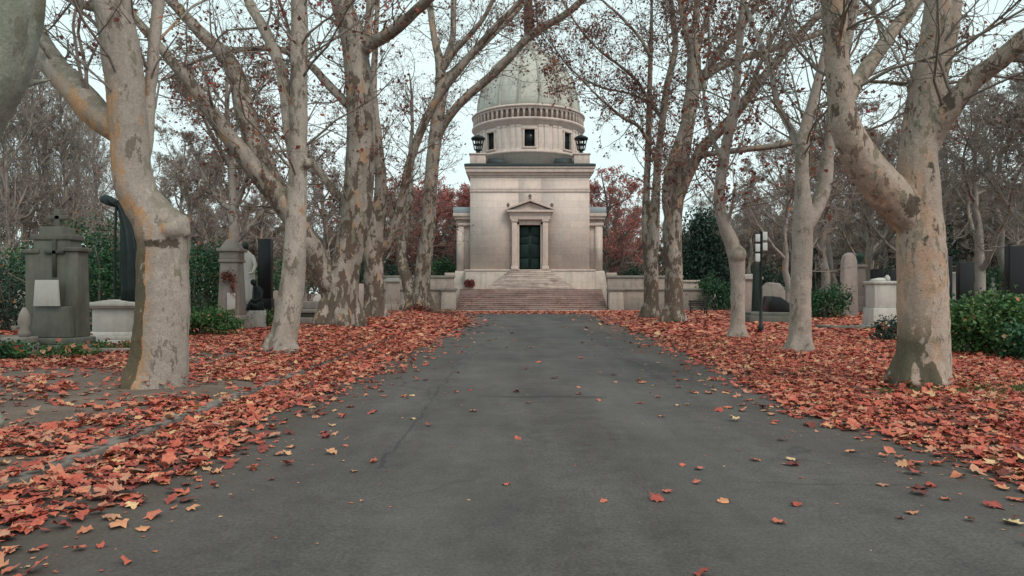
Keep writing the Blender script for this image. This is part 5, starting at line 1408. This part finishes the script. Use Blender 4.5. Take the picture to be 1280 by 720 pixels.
MB().box(0, 0, 0.45, 0.42, 0.42, 2.2, top=(0.28, 0.28)).box(0, 0, 2.65, 0.28, 0.28, 0.28, top=(0.02, 0.02)).part('shaft', stone('teal_stone', (0.022, 0.036, 0.031), 0.3), t, bevel=0.01)
t = thing('tomb_chapel', 'small pale tomb with flat roof right of crooked trunk', 'tomb', at(936, 45))
MB().box(0, 0, -0.05, 1.6, 1.2, 0.6).part('base', M['grave_mid'], t, bevel=0.03)
MB().box(0, 0, 0.55, 1.15, 0.9, 1.7).part('body', M['grave_pink'], t, bevel=0.02)
MB().box(0, 0, 2.25, 1.5, 1.2, 0.16).prism([(-0.7, 2.41), (0.7, 2.41), (0, 2.62)], -0.55, 0.55).part('roof', M['grave_white'], t, bevel=0.02)
t = thing('park_bench', 'small dark slatted bench at the end of the right terrace wall', 'bench', at(873, 43))
sl = MB()
for i in range(4): sl.bx(-0.55, 0.55, -0.24 + i*0.12, -0.15 + i*0.12, 0.44, 0.48)
sl.part('seat', M['wood'], t)
sl = MB()
for i in range(3): sl.bx(-0.55, 0.55, 0.24, 0.27, 0.55 + i*0.12, 0.64 + i*0.12)
sl.part('backrest', M['wood'], t)
for x in (-0.45, 0.45):
    MB().bx(x-0.025, x+0.025, -0.22, -0.17, 0, 0.44).bx(x-0.025, x+0.025, 0.19, 0.24, 0, 0.9).bx(x-0.025, x+0.025, -0.17, 0.19, 0.39, 0.44).part('leg', M['iron'], t)
for i, (px, Yp, s_) in enumerate(((893, 62, 1.0), (902, 60, 0.9), (886, 58, 1.3))):
    t = thing('small_headstone', ('little pale pointed headstone beyond the bench', 'little pale round headstone beyond the bench, near crooked trunk', 'carved white stone post at the terrace end')[i], 'gravestone', at(px, Yp))
    MB().box(0, 0, -0.05, 0.9*s_, 0.6, 0.35).part('base', M['grave_mid'], t, bevel=0.03)
    if i == 1: MB().prism([(-.3, .3), (.3, .3), (.3, .9), (.2, 1.1), (0, 1.18), (-.2, 1.1), (-.3, .9)], -0.1, 0.1).part('stone', M['grave_white'], t, bevel=0.02)
    else: MB().prism([(-.26*s_, .3), (.26*s_, .3), (.22*s_, 1.0*s_), (0, 1.4*s_), (-.22*s_, 1.0*s_)], -0.1, 0.1).part('stone', M['grave_white'], t, bevel=0.02)
t = thing('obelisk', 'pale pinkish round-topped stone obelisk on the red leaves at right', 'obelisk', at(1061, 40))
MB().prism([(-0.46, -0.1), (0.46, -0.1), (0.38, 3.2), (0.3, 3.48), (0.15, 3.66), (0, 3.72), (-0.15, 3.66), (-0.3, 3.48), (-0.38, 3.2)], -0.25, 0.25).part('stone', M['grave_pink'], t, bevel=0.05)
t = thing('urn_column', 'pale grave column topped with a green urn, behind the obelisk', 'gravestone', at(1075, 48))
MB().box(0, 0, -0.05, 1.1, 1.0, 0.5).box(0, 0, 0.45, 0.9, 0.8, 0.7, top=(0.78, 0.7)).part('base', M['grave_pink'], t, bevel=0.03)
MB().box(0, 0, 1.15, 0.62, 0.56, 2.0, top=(0.5, 0.46)).box(0, 0, 3.15, 0.76, 0.7, 0.2).part('shaft', M['grave_pink'], t, bevel=0.02)
MB().lathe([(0.18, 3.35), (0.08, 3.45), (0.12, 3.55), (0.3, 3.8), (0.33, 3.98), (0.2, 4.05), (0.08, 4.2), (0.02, 4.3)], 16).part('urn', plain('verdigris', (0.05, 0.11, 0.085), 0.7), t, smooth=True)
t = thing('pedestal_grave', 'light grey pedestal gravestone with carved top, left of big trunk', 'gravestone', at(1101, 26.7))
MB().box(0, 0, -0.1, 1.2, 1.0, 0.22).part('footing', M['grave_white'], t, bevel=0.02)
MB().box(0, 0, 0.12, 1.02, 0.84, 0.66, top=(0.98, 0.8)).part('base', M['grave_white'], t, bevel=0.02)
MB().box(0, 0, 0.78, 0.84, 0.7, 0.92).part('shaft', M['grave_white'], t, bevel=0.02)
MB().box(0, 0, 1.70, 0.98, 0.82, 0.12).part('cap', M['grave_white'], t, bevel=0.03)
MB().loft([(-0.1, 0, 1.82, 0.3, 0.2), (-0.08, 0, 1.9, 0.26, 0.16), (0, 0, 1.95, 0.1, 0.08)], 14, 0.15, 5).loft([(0.25, 0, 1.82, 0.12, 0.1), (0.25, 0, 1.98, 0.1, 0.09), (0.25, 0, 2.06, 0.03, 0.03)], 12).part('carving', M['grave_white'], t, smooth=True)
t = thing('grave_border', 'flat dark mossy grave border on the leaves before grey pedestal', 'grave border', at(1064, 25.2))
MB().bx(-0.8, 0.9, -0.12, 0.12, -0.05, 0.17).bx(-0.8, -0.58, 0.12, 1.2, -0.05, 0.15).part('stone_edging', M['grave_grey'], t, bevel=0.04)
for px, Yp, w_, h_, lab in ((1206, 32, 0.66, 2.8, 'black granite slab standing above the broad bright shrub'), (1275, 25, 0.95, 3.1, 'wide black granite gravestone cut by the right frame edge'),
                            (1117, 36, 0.45, 2.6, 'thin black stone just left of the orange-patched trunk'), (1185, 31, 0.22, 3.0, 'narrow black stone just right of the orange-patched trunk'), (1096, 44, 0.7, 2.9, 'black stone showing above the light grey pedestal')):
    t = thing('black_gravestone', lab, 'gravestone', at(px, Yp), 'black granite gravestones on the right')
    MB().box(0, 0, -0.05, w_*1.5, 0.7, 0.35).part('base', M['grave_grey'], t, bevel=0.02)
    MB().box(0, 0, 0.3, w_, 0.3, h_ - 0.3).part('slab', M['granite_black'], t, bevel=0.012)
t = thing('pale_column', 'whitish fluted column stub beside the black slab at right', 'gravestone', at(1193, 40))
MB().box(0, 0, -0.05, 0.7, 0.7, 0.5).part('base', M['grave_mid'], t, bevel=0.02)
MB().lathe([(0.26, 0.45), (0.22, 0.6), (0.2, 2.4), (0.28, 2.5), (0.28, 2.62)], 14).part('shaft', M['grave_white'], t)
t = thing('grave_statue', 'small pale figure statue on a pinkish block far right', 'statue', at(1241, 44))
MB().box(0, 0, -0.05, 1.3, 1.1, 0.7).box(0, 0, 0.65, 0.8, 0.7, 0.35, top=(0.6, 0.5)).part('block', M['grave_pink'], t, bevel=0.04)
MB().loft([(0, 0, 1.0, 0.26, 0.22), (0, 0, 1.4, 0.2, 0.17), (0, 0, 1.75, 0.2, 0.15), (0, 0, 1.95, 0.16, 0.12), (0, 0, 2.03, 0.06, 0.06), (0, -0.02, 2.12, 0.1, 0.11), (0, -0.02, 2.25, 0.09, 0.1), (0, 0, 2.32, 0.02, 0.02)], 18, 0.06, 6).part('figure', M['grave_white'], t, smooth=True)
# more small graves in the background on both sides
gr = [(28, 34, 1.2, 'left far'), (70, 44, 1.0, ''), (205, 40, 1.1, ''), (345, 46, 1.2, ''), (398, 44, 1.0, ''), (1225, 30, 0.9, ''), (1168, 46, 1.2, ''), (1258, 40, 1.0, ''), (915, 70, 1.2, ''), (970, 52, 1.2, ''), (1005, 56, 1.1, '')]
for i, (px, Yp, s_, _) in enumerate(gr):
    t = thing('distant_headstone', 'plain weathered headstone among the trees at the back', 'gravestone', at(px, Yp), 'distant headstones among the trees')
    mm = M[('grave_mid', 'grave_white', 'grave_pink')[i % 3]]
    MB().box(0, 0, -0.05, 0.9*s_, 0.5, 0.3).part('base', M['grave_mid'], t, bevel=0.02)
    MB().prism([(-.32*s_, .25), (.32*s_, .25), (.32*s_, 1.0*s_), (.16*s_, 1.2*s_), (0, 1.26*s_), (-.16*s_, 1.2*s_), (-.32*s_, 1.0*s_)], -0.1, 0.1).part('stone', mm, t, bevel=0.02)

# ------------------------------------------------------------------ sky, sun, camera
w = bpy.data.worlds.new('World')
scene.world = w
w.use_nodes = True
nt = w.node_tree
SUN_EL, SUN_AZ = math.radians(48), math.radians(215)     # from behind the camera's right shoulder, through cloud
sky = nt.nodes.new('ShaderNodeTexSky')
sky.sky_type = 'NISHITA'
sky.sun_disc = False
sky.sun_elevation = SUN_EL
sky.sun_rotation = math.radians(145)
sky.air_density, sky.dust_density = 1.0, 4.0
bgs = nd(nt, 'ShaderNodeBackground', {'Color': sky.outputs[0], 'Strength': 0.015})
tc = nd(nt, 'ShaderNodeTexCoord')
cl = noise(nt, nd(nt, 'ShaderNodeMapping', {'Vector': tc.outputs['Generated'], 'Scale': (1.2, 1.2, 3.0)}).outputs[0], 1.6, 4, 0.5)
cloud = ramp(nt, cl, [(0.3, (0.72, 0.90, 0.895)), (0.7, (0.85, 0.985, 0.975))])
bgc = nd(nt, 'ShaderNodeBackground', {'Color': cloud, 'Strength': 1.05})
ad = nd(nt, 'ShaderNodeAddShader', {0: bgs.outputs[0], 1: bgc.outputs[0]})
nt.links.new(ad.outputs[0], nt.nodes['World Output'].inputs['Surface'])
sl = bpy.data.lights.new('sun', 'SUN')
sl.energy = 1.65
sl.angle = math.radians(24)
sl.color = (1.0, 0.80, 0.68)
so = bpy.data.objects.new('sun', sl)
COL.objects.link(so)
dvec = Vector((math.cos(SUN_EL)*0.62, -math.cos(SUN_EL)*0.78, math.sin(SUN_EL)))
so.rotation_euler = dvec.to_track_quat('Z', 'Y').to_euler()

cam = bpy.data.cameras.new('camera')
cam.sensor_width = 36.0
cam.lens = F / 1280 * 36.0
cam.shift_y = (HY - 360) / 1280
cam.clip_end = 2000
co = bpy.data.objects.new('camera', cam)
COL.objects.link(co)
co.location = (0, 0, CH)
co.rotation_euler = (math.pi/2, 0, 0)
scene.camera = co
scene.view_settings.view_transform = 'Standard'
scene.view_settings.look = 'None'
scene.view_settings.exposure = 0
scene.view_settings.gamma = 1
scene.cycles.use_denoising = True
scene.cycles.max_bounces = 5
scene.cycles.diffuse_bounces = 3
scene.cycles.transparent_max_bounces = 4
